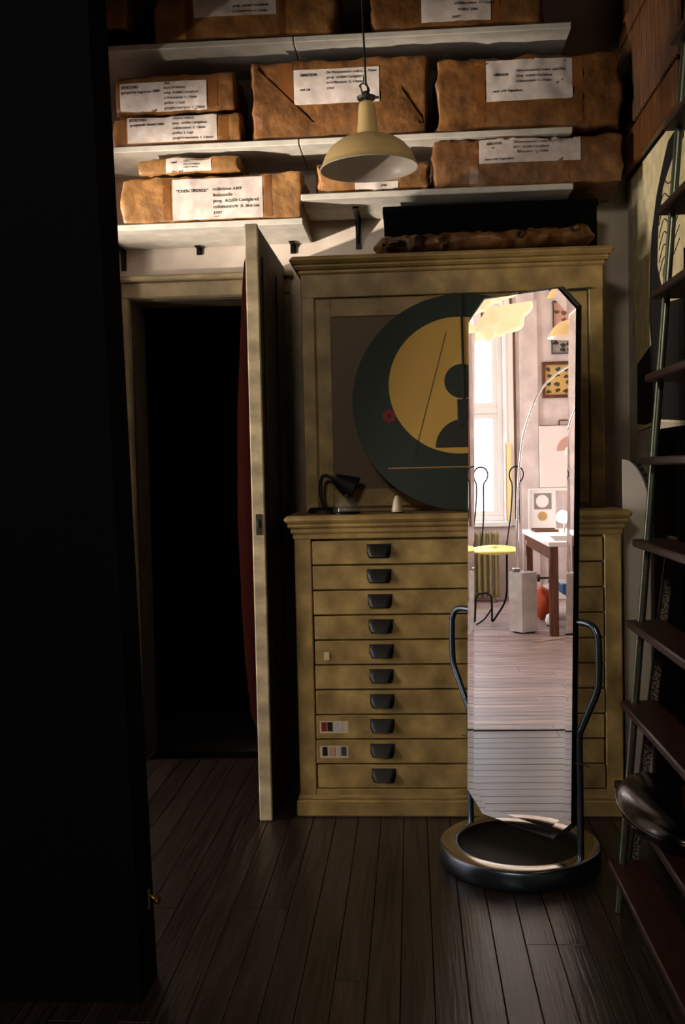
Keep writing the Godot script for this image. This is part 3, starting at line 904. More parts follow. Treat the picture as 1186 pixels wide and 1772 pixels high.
	var cp := thing("small_cup", "small pale ceramic cone leaning beside the round green board", "ornament", V(-0.054, 1.107, -3.66))
	obj("body", MB.new().lathe([Vector2(0, 0), Vector2(0.02, 0), Vector2(0.021, 0.01), Vector2(0.012, 0.05), Vector2(0.006, 0.062), Vector2(0, 0.064)], 16).mesh(), M.ceramic_white, cp)
	obj("base", MB.new().lathe([Vector2(0.024, 0), Vector2(0.024, 0.004), Vector2(0, 0.004)], 16).mesh(), M.dark_metal, cp)

func brass_hook() -> void:
	var t := thing("brass_hook", "small brass hook low on the edge of the dark jamb at left", "hook", V(-0.677, 0.21, -2.4))
	obj("plate", MB.new().box(V(0.002, 0, 0), V(0.004, 0.05, 0.02), 0.001).mesh(), M.brass, t)
	obj("hook", MB.new().tube(smooth_path([V(0.003, 0.012, 0), V(0.016, 0.006, 0.004), V(0.026, -0.006, 0.006), V(0.031, 0.002, 0.006), V(0.032, 0.012, 0.006)], 5), 0.0042, 10).mesh(), M.brass, t)

func pull_mesh() -> ArrayMesh:
	var b := MB.new()
	b.prism(PackedVector2Array([Vector2(-0.044, 0.026), Vector2(-0.044, -0.008), Vector2(-0.036, -0.026), Vector2(0.036, -0.026), Vector2(0.044, -0.008), Vector2(0.044, 0.026)]), 0, 0.002)
	var pts := []
	for j in 8:
		var a := PI / 2 * j / 7.0
		for i in 13:
			var u := i / 6.0 - 1.0
			var w := 0.042 - 0.006 * (1.0 - cos(a))
			var bulge := pow(1.0 - pow(absf(u), 4.0), 0.5)
			pts.append(V(u * w, 0.024 - 0.044 * sin(a * 0.98), 0.002 + 0.022 * (1.0 - pow(1.0 - j / 7.0, 2.0)) * (0.25 + 0.75 * bulge)))
	b.sheet(pts, 13, 8, Vector3.ZERO, V(0, 0.2, 1))
	return b.mesh()

func disc_poly(cx: float, cy: float, r: float, seg := 64, a0 := 0.0, a1 := TAU) -> PackedVector2Array:
	var p := PackedVector2Array()
	var whole := is_equal_approx(a1 - a0, TAU)
	for k in seg + (0 if whole else 1):
		var a := a0 + (a1 - a0) * k / seg
		p.append(Vector2(cx + cos(a) * r, cy + sin(a) * r))
	return p

func round_board() -> void:
	var t := thing("round_board", "large round dark green board with a pale yellow disc, leaning on the cupboard", "board", V(0.2, 1.112, -3.655))
	t.rotation.x = -0.2
	var r := 0.415
	# local: x right, y up along the board, z towards the room
	obj("panel", MB.new().prism(disc_poly(0, r, r, 96), -0.012, 0.0).mesh(), M.disc_green, t)
	obj("yellow_disc", MB.new().prism(disc_poly(-0.015, 0.475, 0.263, 80), 0.0, 0.002).mesh(), M.disc_yellow, t)
	obj("green_disc", MB.new().prism(disc_poly(-0.005, 0.487, 0.066, 40), 0.002, 0.004).mesh(), M.disc_green, t)
	obj("black_dome", MB.new().prism(disc_poly(0.0, 0.235, 0.108, 40, 0, PI), 0.002, 0.004).mesh(), M.disc_black, t)
	obj("black_column", MB.new().box(V(0.001, 0.367, 0.005), V(0.052, 0.1, 0.004), 0.001).mesh(), M.disc_black, t)
	obj("black_rod", MB.new().box(V(0.0, 0.62, 0.005), V(0.009, 0.41, 0.004), 0.001).mesh(), M.disc_black, t)
	obj("thin_line", MB.new().bar(V(-0.19, 0.2, 0.003), V(-0.06, 0.68, 0.003), 0.0014, 0.001, 0.0, V(0, 0, 1)).mesh(), M.disc_black, t)
	obj("gold_line", MB.new().box(V(0.0, 0.162, 0.001), V(0.57, 0.0045, 0.002)).mesh(), M.disc_gold, t)
	var ros := MB.new()
	for k in 8:
		var a := TAU * k / 8
		ros.prism(disc_poly(-0.278 + cos(a) * 0.017, 0.36 + sin(a) * 0.017, 0.009, 10), 0.0, 0.002)
	obj("red_rosette", ros.mesh(), M.disc_red, t)

# ---------------------------------------------------------------- hanging lamp
func pendant() -> void:
	var t := thing("pendant_lamp", "cream enamel industrial pendant lamp hanging on a thin cord before the shelves", "lamp", V(-0.115, 2.222, -3.2))
	t.rotation = Vector3(0.02, 0, 0.02)
	var sh := [Vector2(0.0, 0.208), Vector2(0.02, 0.206), Vector2(0.0245, 0.198), Vector2(0.027, 0.18), Vector2(0.034, 0.106), Vector2(0.036, 0.1), Vector2(0.036, 0.1), Vector2(0.062, 0.097), Vector2(0.092, 0.085), Vector2(0.118, 0.066), Vector2(0.137, 0.042), Vector2(0.148, 0.016), Vector2(0.1525, 0.002), Vector2(0.157, 0.0)]
	obj("shade", MB.new().lathe(sh.duplicate(), 64).mesh(), M.enamel_cream, t)
	var inn := [Vector2(0.157, 0.0), Vector2(0.1545, -0.003), Vector2(0.15, 0.0), Vector2(0.145, 0.015), Vector2(0.134, 0.04), Vector2(0.115, 0.063), Vector2(0.09, 0.081), Vector2(0.06, 0.093), Vector2(0.03, 0.096), Vector2(0.0, 0.096)]
	obj("reflector", MB.new().lathe(inn, 64).mesh(), M.enamel_white, t)
	var cap := obj("cap", MB.new().lathe([Vector2(0.008, 0.206), Vector2(0.008, 0.216), Vector2(0.008, 0.216), Vector2(0.028, 0.214), Vector2(0.03, 0.222), Vector2(0.012, 0.226), Vector2(0.01, 0.238), Vector2(0, 0.239)], 20).mesh(), M.iron_grey, t)
	obj("screw", MB.new().box(V(0.032, 0.217, 0.004), V(0.016, 0.007, 0.007), 0.001).mesh(), M.iron_grey, cap)
	obj("hook", MB.new().tube(smooth_path([V(-0.012, 0.226, 0.0), V(-0.016, 0.25, 0.0), V(-0.014, 0.262, 0), V(-0.007, 0.266, 0), V(-0.006, 0.28, 0), V(-0.008, 0.286, 0)], 5), 0.0022, 8).mesh(), M.chrome, t)
	obj("shackle", MB.new().tube(smooth_path([V(-0.011, 0.228, 0.002), V(-0.013, 0.244, 0.002), V(-0.02, 0.256, 0.002), V(-0.012, 0.262, 0.002), V(0.002, 0.258, 0.002), V(0.005, 0.24, 0.002), V(0.008, 0.226, 0.002)], 5), 0.0016, 8).mesh(), M.wire_black, t)
	obj("cord", MB.new().tube(smooth_path([V(0.006, 0.23, 0), V(0.009, 0.245, 0), V(0.002, 0.262, 0), V(0.0, 0.3, 0), V(-0.002, 0.7, 0.0), V(-0.006, 1.276, 0)], 6), 0.0032, 8).mesh(), M.wire_black, t)

# ---------------------------------------------------------------- the mirror
const MC := Vector3(0.325, 0, -3.19)

func mirror() -> void:
	var phi := deg_to_rad(44.5)
	var t := thing("standing_mirror", "tall mirror with cut corners on a round valet stand, showing the bright room", "mirror", MC)
	t.rotation.y = -phi
	# local axes: x to the right along the glass, y up, z towards the viewer
	obj("base", MB.new().lathe([Vector2(0.0, 0.0), Vector2(0.25, 0.0), Vector2(0.256, 0.006), Vector2(0.256, 0.056), Vector2(0.2525, 0.06)], 96).mesh(), M.stand_grey, t)
	obj("base_ring", MB.new().lathe([Vector2(0.2525, 0.06), Vector2(0.248, 0.0632), Vector2(0.24, 0.0655), Vector2(0.228, 0.067), Vector2(0.214, 0.0672), Vector2(0.204, 0.0655), Vector2(0.198, 0.0615)], 96).mesh(), M.stand_ring, t)
	obj("base_well", MB.new().lathe([Vector2(0.198, 0.0615), Vector2(0.194, 0.05), Vector2(0.185, 0.046), Vector2(0.0, 0.046)], 96).mesh(), M.stand_well, t)
	# glass panel, tilted a touch in its own plane
	var hold := Node3D.new()
	hold.name = "glass_panel"
	t.add_child(hold)
	hold.position = V(0.012, 0.958, 0.0)
	hold.rotation.z = deg_to_rad(-1.45)
	var w := 0.21
	var h := 0.848
	var ch := 0.067
	var bw := 0.026
	var outer := octo(w, h, ch)
	var inner := octo(w - bw, h - bw, ch - bw * 0.42)
	var tilt := tan(0.035)
	var rise := bw * tilt
	var g := MB.new()
	var ctr := V(0, 0, 0)
	for k in 8:
		var a: Vector2 = inner[k]
		var b: Vector2 = inner[(k + 1) % 8]
		g.tri(ctr, V(a.x, a.y, 0), V(b.x, b.y, 0), V(0, 0, 1))
	obj("silvered_glass", g.mesh(), M.mirror_silver, hold)
	for k in 8:
		var bev := MB.new()
		var a: Vector2 = inner[k]
		var b: Vector2 = inner[(k + 1) % 8]
		var c: Vector2 = outer[(k + 1) % 8]
		var d: Vector2 = outer[k]
		bev.quad(V(a.x, a.y, 0), V(b.x, b.y, 0), V(c.x, c.y, rise), V(d.x, d.y, rise), V(0, 0, 1))
		obj("bevel", bev.mesh(), M.mirror_silver, hold)
	var back := MB.new()
	back.prism(octo(w + 0.001, h + 0.001, ch), -0.006, -0.0005)
	back.prism(octo(w + 0.004, h + 0.006, ch - 0.004), -0.022, -0.006)
	var bp := back
	obj("backing_plate", bp.mesh(), M.mirror_back, hold)
	var clip := MB.new()
	clip.box(V(-0.02, h + 0.004, -0.012), V(0.03, 0.012, 0.02), 0.002)
	obj("clip", clip.mesh(), M.iron_grey, hold)
	# two bent tube arms rising from the base and meeting the backing
	for s in [-1.0, 1.0]:
		var pts := [V(0.222, 0.05, 0), V(0.222, 0.3, 0), V(0.222, 0.44, 0), V(0.232, 0.47, 0), V(0.272, 0.555, 0), V(0.29, 0.6, 0), V(0.294, 0.64, 0), V(0.294, 0.72, 0), V(0.288, 0.765, 0), V(0.262, 0.79, 0), V(0.205, 0.792, 0), V(0.16, 0.79, 0)]
		for k in pts.size():
			pts[k] = V(pts[k].x * s, pts[k].y, -0.02)
		obj("tube_arm", MB.new().tube(smooth_path(pts, 6), 0.0105, 14).mesh(), M.stand_grey, t)
		obj("wire_tie", MB.new().tube([V(s * 0.205, 0.36, -0.008), V(s * 0.24, 0.362, -0.006), V(s * 0.26, 0.355, -0.02)], 0.002, 6).mesh(), M.wood_brown, t)

func octo(w: float, h: float, c: float) -> PackedVector2Array:
	return PackedVector2Array([Vector2(-w, -h + c), Vector2(-w + c, -h), Vector2(w - c, -h), Vector2(w, -h + c), Vector2(w, h - c), Vector2(w - c, h), Vector2(-w + c, h), Vector2(-w, h - c)])

# ---------------------------------------------------------------- right side
func right_side() -> void:
	# wooden panel high on the right wall
	var t := thing("ribbed_panel", "brown wooden panel with fine vertical ribs high on the right wall", "panel", V(XR - 0.03, 2.45, -3.8))
	var b := MB.new()
	b.span(V(-0.012, -0.005, -0.46), V(0.012, 0.135, 0.42), 0.003)
	obj("bottom_rail", b.mesh(), M.wood_panel, t)
	var rib := MB.new()
	var z := -0.455
	while z < 0.41:
		rib.box(V(-0.004, 0.48, z + 0.011), V(0.02, 0.66, 0.019), 0.005)
		z += 0.026
	obj("ribs", rib.mesh(), M.wood_panel, t)
	obj("rail", MB.new().span(V(-0.014, 0.5, -0.46), V(0.012, 0.522, 0.42), 0.003).mesh(), M.wood_panel, t)
	obj("backing", MB.new().span(V(0.012, -0.005, -0.46), V(0.028, 0.9, 0.42)).mesh(), M.wood_black, t)
	# poster of a head with long dark hair
	var p := thing("portrait_poster", "yellowed poster of a dark-haired head in ink, hung under the ribbed panel", "poster", V(XR - 0.004, 1.4, -3.83))
	# local 2D: u = z offset, y
	var xf := Transform3D(Basis(V(0, 0, 1), V(0, 1, 0), V(-1, 0, 0)), Vector3.ZERO)
	var sheet_ := PackedVector2Array([Vector2(-0.4, 1.06), Vector2(0.42, 1.06), Vector2(0.42, 0.0), Vector2(0.08, 0.02), Vector2(-0.3, 0.0), Vector2(-0.34, 0.02), Vector2(-0.33, 0.28), Vector2(-0.36, 0.6)])
	obj("paper", MB.new().prism(sheet_, -0.003, 0.001, xf).mesh(), M.poster_paper, p)
	var hair := PackedVector2Array([Vector2(0.2, 1.0), Vector2(0.13, 0.95), Vector2(0.03, 0.86), Vector2(-0.05, 0.74), Vector2(-0.085, 0.6), Vector2(-0.1, 0.42), Vector2(-0.07, 0.32), Vector2(-0.31, 0.27), Vector2(-0.32, 0.03), Vector2(-0.2, 0.02), Vector2(0.05, 0.03), Vector2(0.41, 0.01), Vector2(0.41, 0.42), Vector2(0.2, 0.44), Vector2(0.1, 0.5), Vector2(0.03, 0.6), Vector2(0.05, 0.74), Vector2(0.12, 0.86), Vector2(0.24, 0.92), Vector2(0.4, 0.95), Vector2(0.41, 1.02)])
	obj("ink_hair", MB.new().prism(hair, 0.001, 0.002, xf).mesh(), M.poster_ink, p)
	var st := MB.new()
	for k in 7:
		var y0 := 0.56 + k * 0.045
		var path := smooth_path([V(-0.0015, y0, 0.06), V(-0.0015, y0 + 0.05, 0.13), V(-0.0015, y0 + 0.02, 0.22), V(-0.0015, y0 + 0.07, 0.34)], 5)
		st.tube(path, 0.0022, 5)
	obj("ink_strokes", st.mesh(), M.poster_ink, p)
	obj("ink_eye", MB.new().tube(smooth_path([V(-0.0015, 0.55, 0.12), V(-0.0015, 0.59, 0.16), V(-0.0015, 0.57, 0.21), V(-0.0015, 0.53, 0.17)], 5, true), 0.004, 5, true).mesh(), M.poster_tone, p)
	# pale rounded board standing between the chest and the wall
	var rb := thing("rounded_board", "pale board with a rounded top and dark edge beside the chest's right end", "board", V(0.852, 0, -3.76))
	var prof := PackedVector2Array([Vector2(-0.07, 0), Vector2(0.03, 0), Vector2(0.03, 1.06)])
	for k in 13:
		var a := PI / 2 * k / 12.0
		prof.append(Vector2(-0.07 + 0.1 * cos(a), 1.06 + 0.225 * sin(a)))
	obj("panel", MB.new().prism(prof, -0.006, 0.006).mesh(), M.board_white, rb)
	var edge := []
	edge.append(V(0.036, 0.02, 0))
	edge.append(V(0.036, 1.05, 0))
	for k in 10:
		var a := PI / 2 * k / 12.0
		edge.append(V(-0.07 + 0.106 * cos(a), 1.06 + 0.232 * sin(a), 0))
	var eb := MB.new()
	for k in edge.size() - 1:
		eb.bar(edge[k], edge[k + 1] + (edge[k + 1] - edge[k]).normalized() * 0.004, 0.016, 0.07, 0.0, V(0, 0, 1))
	obj("edge_band", eb.mesh(), M.board_edge, rb)
	# black shelving added to darken the right wall
	var bc := thing("added_black_bookcase", "added tall black bookcase darkening the right wall behind the ladder", "bookcase", V(0.87, 0, -2.75))
	for zz in [-0.27, 0.25]:
		obj("side_panel", MB.new().span(V(-0.06, 0, zz), V(0.055, 1.9, zz + 0.022), 0.002).mesh(), M.wood_black, bc)
	for k in 6:
		obj("shelf_board", MB.new().span(V(-0.058, 0.06 + k * 0.32, -0.248), V(0.05, 0.08 + k * 0.32, 0.25), 0.002).mesh(), M.wood_black, bc)
	obj("back_panel", MB.new().span(V(0.045, 0.0, -0.25), V(0.055, 1.9, 0.25)).mesh(), M.wood_black, bc)
	var lc := thing("added_low_cabinet", "added low black cabinet darkening the right wall, left of the black bookcase", "cabinet", V(0.865, 0, -3.2))  # added black mass, keeps the wall behind the ladder dark
	obj("body", MB.new().span(V(-0.055, 0.05, -0.17), V(0.06, 1.36, 0.17), 0.003).mesh(), M.wood_black, lc)
	obj("plinth", MB.new().span(V(-0.045, 0.0, -0.165), V(0.06, 0.05, 0.165)).mesh(), M.wood_black, lc)
	obj("top_board", MB.new().span(V(-0.062, 1.36, -0.175), V(0.06, 1.38, 0.175), 0.003).mesh(), M.wood_black, lc)
	for k in 2:
		var dl := obj("door", MB.new().box(V(-0.058, 0.705, -0.083 + k * 0.166), V(0.012, 1.28, 0.16), 0.002).mesh(), M.wood_black, lc)
		obj("knob", MB.new().lathe([Vector2(0, 0.016), Vector2(0.008, 0.012), Vector2(0.004, 0.0)], 10, V(-0.064, 0.75, -0.02 + k * 0.04), Basis(V(0, 1, 0), V(-1, 0, 0), V(0, 0, 1))).mesh(), M.iron_grey, dl)
	# leaning ladder of steel tubes with wooden treads
	var la := thing("library_ladder", "leaning ladder with steel tube rails and dark red wooden treads at right", "ladder", V(0.565, 0, -2.82))
	var lean := 0.0835
	for zz in [0.0, 0.75]:
		obj("rail", MB.new().tube([V(0, 0.0, zz), V(lean * 2.75, 2.75, zz)], 0.0112, 16).mesh(), M.rail_metal, la)
	for k in 11:
		var y := 0.13 + k * 0.2295
		obj("tread", MB.new().span(V(lean * y - 0.035, y - 0.011, -0.03), V(lean * y + 0.07, y + 0.011, 0.8), 0.004).mesh(), M.tread_wood, la)
	var sb := thing("speckled_board", "narrow pale speckled board leaning behind the ladder", "board", V(0.612, 0, -2.9))
	obj("strip", MB.new().bar(V(0, 0, 0), V(0.13, 1.06, 0), 0.024, 0.012, 0.001, V(0, 0, 1)).mesh(), M.speckled, sb)
	obj("edge_tape", MB.new().bar(V(-0.014, 0, 0.004), V(0.116, 1.06, 0.004), 0.004, 0.014, 0.0, V(0, 0, 1)).mesh(), M.wire_black, sb)
	# black cushion lying on a tread
	var cu := thing("black_cushion", "glossy black rounded cushion resting on a lower ladder tread at the right edge", "cushion", V(0.605, 0.371, -2.46))
	var q := []
	for i in 17:
		for j in 33:
			var an := TAU * j / 32.0
			var lat := PI * i / 16.0
			var k := pow(sin(lat), 0.7)
			q.append(V(0.105 * cos(an) * k, 0.049 + 0.049 * cos(lat), 0.24 * sin(an) * k))
	obj("body", MB.new().sheet(q, 33, 17, V(0, 0.055, 0)).mesh(), M.leather_black, cu)
	var pp := []
	for k in 40:
		pp.append(V(cos(TAU * k / 40) * 0.105, 0.05, sin(TAU * k / 40) * 0.24))
	obj("piping", MB.new().tube(pp, 0.003, 8, true).mesh(), M.leather_black, cu)
	var fr := thing("picture_frame", "narrow ochre-backed frame leaning on the black bookcase at the right edge", "frame", V(0.745, 0.0, -2.72))
	obj("board", MB.new().span(V(0, 0.02, 0.02), V(0.012, 0.95, 0.2), 0.002).mesh(), M.ochre, fr)
	obj("rim", MB.new().span(V(-0.004, 0.0, 0.0), V(0.016, 0.97, 0.016), 0.002).span(V(-0.004, 0.95, 0.0), V(0.016, 0.97, 0.2), 0.002).mesh(), M.wood_brown, fr)

# ---------------------------------------------------------------- what the mirror shows
func bright_room() -> void:
	windows()
	# radiator
	var r := thing("radiator", "olive ribbed cast-iron radiator below the window seen in the mirror", "radiator", V(-5.76, 0, -2.86))
	var col := MB.new()
	col.lathe([Vector2(0, 0.66), Vector2(0.02, 0.655), Vector2(0.028, 0.63), Vector2(0.024, 0.58), Vector2(0.024, 0.12), Vector2(0.028, 0.08), Vector2(0.02, 0.05), Vector2(0, 0.045)], 12)
	var cm := col.mesh()
	for k in 11:
		var o := obj("column", cm, M.radiator_olive, r)
		o.position = V(0, 0, -0.3 + k * 0.0525)
		o.scale = V(1.7, 1, 0.92)
	for zz in [-0.25, 0.2]:
		obj("foot", MB.new().box(V(0, 0.025, zz), V(0.06, 0.05, 0.03), 0.004).mesh(), M.radiator_olive, r)
	# arc lamp
	var a := thing("arc_lamp", "arc floor lamp with a white marble block base and a curved steel stem", "lamp", V(-4.05, 0, -2.61))
	var bp := PackedVector2Array([Vector2(-0.105, -0.02), Vector2(-0.02, 0.075), Vector2(0.1, 0.012), Vector2(0.105, -0.02), Vector2(0.06, -0.08), Vector2(-0.03, -0.1)])
	# the block: plan polygon in (z, x), standing 0.47 high
	var xf := Transform3D(Basis(V(0, 0, 1), V(1, 0, 0), V(0, 1, 0)), Vector3.ZERO)
	obj("marble_base", MB.new().prism(bp, 0.012, 0.46, xf).mesh(), M.marble, a)
	obj("foot", MB.new().prism(PackedVector2Array([Vector2(-0.08, -0.02), Vector2(-0.02, 0.055), Vector2(0.08, 0.035), Vector2(0.05, -0.06)]), 0.0, 0.012, xf).mesh(), M.wire_black, a)
	obj("collar", MB.new().box(V(0, 0.475, -0.05), V(0.05, 0.04, 0.06), 0.006).mesh(), M.chrome, a)
	obj("sleeve", MB.new().tube([V(0, 0.46, -0.045), V(0, 0.86, -0.037)], 0.013, 12).mesh(), M.chrome, a)
	obj("stem", MB.new().tube(smooth_path([V(0, 0.48, -0.045), V(0, 0.86, -0.037), V(0, 1.12, -0.027), V(0, 1.33, -0.008), V(0, 1.484, 0.015), V(0, 1.634, 0.06), V(0, 1.784, 0.125), V(0, 1.9, 0.215), V(0, 2.0, 0.365), V(0, 2.1, 0.65), V(0, 2.12, 0.95), V(0, 2.05, 1.25), V(0, 1.95, 1.4)], 6), 0.008, 12).mesh(), M.chrome, a)
	obj("post", MB.new().tube([V(0, 0.46, 0.02), V(0, 0.7, 0.02)], 0.009, 10).mesh(), M.chrome, a)
	obj("reflector", MB.new().lathe([Vector2(0.0, 0.13), Vector2(0.06, 0.12), Vector2(0.12, 0.08), Vector2(0.155, 0.0), Vector2(0.15, 0.0), Vector2(0.115, 0.076), Vector2(0.0, 0.124)], 32, V(0, 1.83, 1.42)).mesh(), M.chrome, a)
	# loop-backed stool
	var s := thing("loop_back_chair", "black tubular chair with two tall loops for a back and a yellow seat", "chair", V(-4.55, 0, -2.77))
	for k in 2:
		var c: float = 0.18 if k == 0 else -0.105
		var lp := [V(0.0, 0.6, c - 0.09), V(0.0, 0.72, c - 0.07), V(0.0, 0.875, c - 0.048), V(0, 1.05, c - 0.034), V(0, 1.125, c - 0.036), V(0, 1.16, c - 0.05), V(0, 1.205, c - 0.054), V(0, 1.243, c - 0.036), V(0, 1.258, c), V(0, 1.243, c + 0.04), V(0, 1.205, c + 0.058), V(0, 1.16, c + 0.05), V(0, 1.125, c + 0.026), V(0, 1.05, c + 0.022), V(0, 0.875, c + 0.02), V(0, 0.72, c + 0.008), V(0, 0.62, c - 0.01), V(0.05, 0.585, c - 0.03)]
		obj("back_loop", MB.new().tube(smooth_path(lp, 4), 0.0062, 8).mesh(), M.tube_black, s)
	var pts := []
	for i in 9:
		for j in 17:
			var an := TAU * j / 16.0
			var ww := sin(PI * i / 8.0)
			pts.append(V(0.13 + cos(PI * i / 8.0) * -0.0 + 0.17 * cos(an) * pow(ww, 0.35), 0.6 + 0.022 * cos(PI * i / 8.0) - 0.01 * cos(an), -0.01 + 0.19 * sin(an) * pow(ww, 0.35)))
	obj("seat", MB.new().sheet(pts, 17, 9, V(0.13, 0.6, -0.01)).mesh(), M.seat_yellow, s)
	for sg in [1.0, -1.0]:
		var q := []
		for p in [V(0.05, 0.585, 0.09), V(0.02, 0.45, 0.092), V(0.0, 0.2, 0.084), V(0.0, 0.06, 0.01), V(0.0, 0.012, -0.028), V(0.02, 0.06, -0.032), V(0.05, 0.2, -0.038), V(0.06, 0.24, -0.06), V(0.06, 0.25, -0.1)]:
			q.append(V(p.x, p.y, p.z if sg > 0 else -0.2 - p.z))
		obj("leg", MB.new().tube(smooth_path(q, 4), 0.009, 8).mesh(), M.tube_black, s)
	obj("brace", MB.new().tube(smooth_path([V(0.06, 0.12, -0.04), V(0.12, 0.05, -0.1), V(0.16, 0.01, -0.17)], 4), 0.007, 8).mesh(), M.tube_black, s)
	# work table
	var t := thing("work_table", "wooden work table with a pale top seen in the mirror's lower right", "table", V(-4.55, 0, -1.75))
	obj("tabletop", MB.new().span(V(-0.78, 0.665, -0.7), V(0.72, 0.7, 0.7), 0.004).mesh(), M.paper_white, t)
	for x in [-0.7, 0.65]:
		for z in [-0.655, 0.655]:
			obj("leg", MB.new().box(V(x, 0.333, z), V(0.07, 0.664, 0.062), 0.004).mesh(), M.wood_brown, t)
	for z in [-0.675, 0.675]:
		obj("apron", MB.new().span(V(-0.7, 0.57, z - 0.012), V(0.62, 0.66, z + 0.012), 0.002).mesh(), M.wood_brown, t)
	obj("lower_shelf", MB.new().span(V(-0.66, 0.24, -0.5), V(0.6, 0.262, 0.62), 0.003).mesh(), M.wood_brown, t)
	var cl := obj("clamp", MB.new().tube([V(0.65, 0.43, -0.69), V(0.65, 0.43, -0.76)], 0.008, 10).mesh(), M.wire_black, t)
	obj("knob", MB.new().lathe([Vector2(0, 0), Vector2(0.026, 0.002), Vector2(0.03, 0.01), Vector2(0.026, 0.02), Vector2(0, 0.022)], 14, V(0.65, 0.43, -0.755), Basis(V(1, 0, 0), V(0, 0, -1), V(0, 1, 0))).mesh(), M.wire_black, cl)
	var bl := thing("blue_bin", "blue plastic tray on the shelf under the work table", "tray", V(-4.35, 0.262, -2.2))
	obj("body", MB.new().box(V(0, 0.04, 0), V(0.24, 0.08, 0.18), 0.008).mesh(), M.blue_plastic, bl)
	obj("lid", MB.new().box(V(0, 0.086, 0), V(0.25, 0.012, 0.19), 0.004).mesh(), M.paper_white, bl)
	var op := []
	var nf := noise(23, 5.0, 2)
	for i in 11:
		for j in 17:
			var an := TAU * j / 16.0
			var la := PI * i / 10.0
			var d := V(sin(la) * cos(an), cos(la), sin(la) * sin(an))
			op.append(V(-4.75, 0.125, -2.37) + d * Vector3(0.15, 0.13, 0.09) * (1.0 + 0.25 * nf.get_noise_3dv(d * 0.4)))
	tag(obj("orange_bag", MB.new().sheet(op, 17, 11, V(-4.75, 0.125, -2.37)).mesh(), M.orange_cloth), "crumpled orange cloth bag on the floor behind the marble block", "bag")
	var wl := thing("paper_stack", "stack of white sheets lying on the pale work table", "paper", V(-4.12, 0.7, -2.28))
	for k in 4:
		var sh := obj("sheet", MB.new().box(V(0, 0.004 + k * 0.009, 0), V(0.32, 0.008, 0.24), 0.001).mesh(), M.paper_white, wl)
		sh.rotation.y = 0.06 * (k - 1.5)
	var dk := thing("dark_tray", "thin dark tray lying on the table edge before the white panel", "tray", V(-5.0, 0.7, -2.3))
	obj("bottom", MB.new().box(V(0, 0.006, 0), V(0.2, 0.012, 0.2), 0.002).mesh(), M.brown_line, dk)
	obj("rim", MB.new().box(V(0.1, 0.012, 0), V(0.012, 0.024, 0.2), 0.002).box(V(-0.1, 0.012, 0), V(0.012, 0.024, 0.2), 0.002).mesh(), M.brown_line, dk)
	var gl := thing("table_lamp", "small table lamp on the work table, glaring white towards the mirror", "lamp", V(-4.42, 0.7, -2.23))
	obj("base", MB.new().lathe([Vector2(0.055, 0), Vector2(0.055, 0.012), Vector2(0.045, 0.018), Vector2(0, 0.02)], 24).mesh(), M.white_paint, gl)
	obj("stem", MB.new().tube([V(-0.02, 0.015, 0), V(-0.035, 0.13, 0)], 0.006, 8).mesh(), M.chrome, gl)
	var aim := Basis.looking_at((V(-0.7, 2.36, -3.98) - V(-4.42, 0.84, -2.23)).normalized())
	var cone := Basis(aim.x, -aim.z, aim.y)   # lathe axis y along the beam
	obj("shade", MB.new().lathe([Vector2(0.0, -0.05), Vector2(0.025, -0.048), Vector2(0.04, -0.02), Vector2(0.055, 0.045), Vector2(0.052, 0.045), Vector2(0.037, -0.018), Vector2(0.0, -0.044)], 28, V(-0.035, 0.14, 0), cone).mesh(), M.enamel_white, gl)
	obj("bulb", MB.new().lathe([Vector2(0, -0.04), Vector2(0.02, -0.03), Vector2(0.034, 0.0), Vector2(0.026, 0.028), Vector2(0.0, 0.038)], 20, V(-0.035, 0.14, 0), cone).mesh(), M.bulb_glow, gl)
	var sp := SpotLight3D.new()
	sp.name = "table_lamp_light"
	sp.spot_angle = 6.4
	sp.spot_angle_attenuation = 1.0
	sp.light_color = Color(1.0, 0.93, 0.86)
	sp.light_energy = LAMP_POWER
	sp.light_size = 0.07
	sp.spot_range = 20.0
	sp.spot_attenuation = 2.0
	sp.shadow_enabled = true
	gl.add_child(sp)
	sp.basis = aim
	sp.position = V(-0.035, 0.14, 0) + cone.y * 0.05
	var fl := SpotLight3D.new()
	fl.name = "table_lamp_spill"
	fl.spot_angle = 30.0
	fl.spot_angle_attenuation = 0.8
	fl.light_color = Color(1.0, 0.93, 0.84)
	fl.light_energy = LAMP_FLOOD
	fl.light_size = 0.05
	fl.spot_range = 20.0
	fl.spot_attenuation = 2.0
	fl.shadow_enabled = true
	gl.add_child(fl)
	fl.basis = Basis.looking_at(V(1.0, 0.42, -0.32).normalized())
	fl.position = sp.position
	# white sheet with round lamp drawings, standing on the table
	var wp := thing("drawing_panel", "white framed sheet with two round drawings standing at the table's back", "panel", V(-5.2, 0.7, -2.29))
	obj("sheet", MB.new().span(V(-0.01, 0.0, -0.12), V(0.0, 0.36, 0.115), 0.001).mesh(), M.paper_white, wp)
	var pf := MB.new()
	pf.rect_frame(0, 0.008, -0.12, 0.115, 0, 0.36, 0.015, 0.001)
	obj("frame", pf.mesh(), M.white_paint, wp)
	var xz := Transform3D(Basis(V(0, 0, 1), V(0, 1, 0), V(1, 0, 0)), Vector3.ZERO)
	obj("drawing", MB.new().prism(PackedVector2Array([Vector2(-0.07, 0.18), Vector2(0.08, 0.18), Vector2(0.08, 0.32), Vector2(-0.07, 0.32)]), 0.0, 0.001, xz).mesh(), M.print_grey, wp)
	obj("round_drawing", MB.new().prism(disc_poly(0.0, 0.25, 0.055, 32), 0.001, 0.002, xz).mesh(), M.paper_white, wp)
	obj("round_drawing", MB.new().prism(disc_poly(0.0, 0.12, 0.04, 32), 0.0, 0.002, xz).mesh(), M.print_tan, wp)
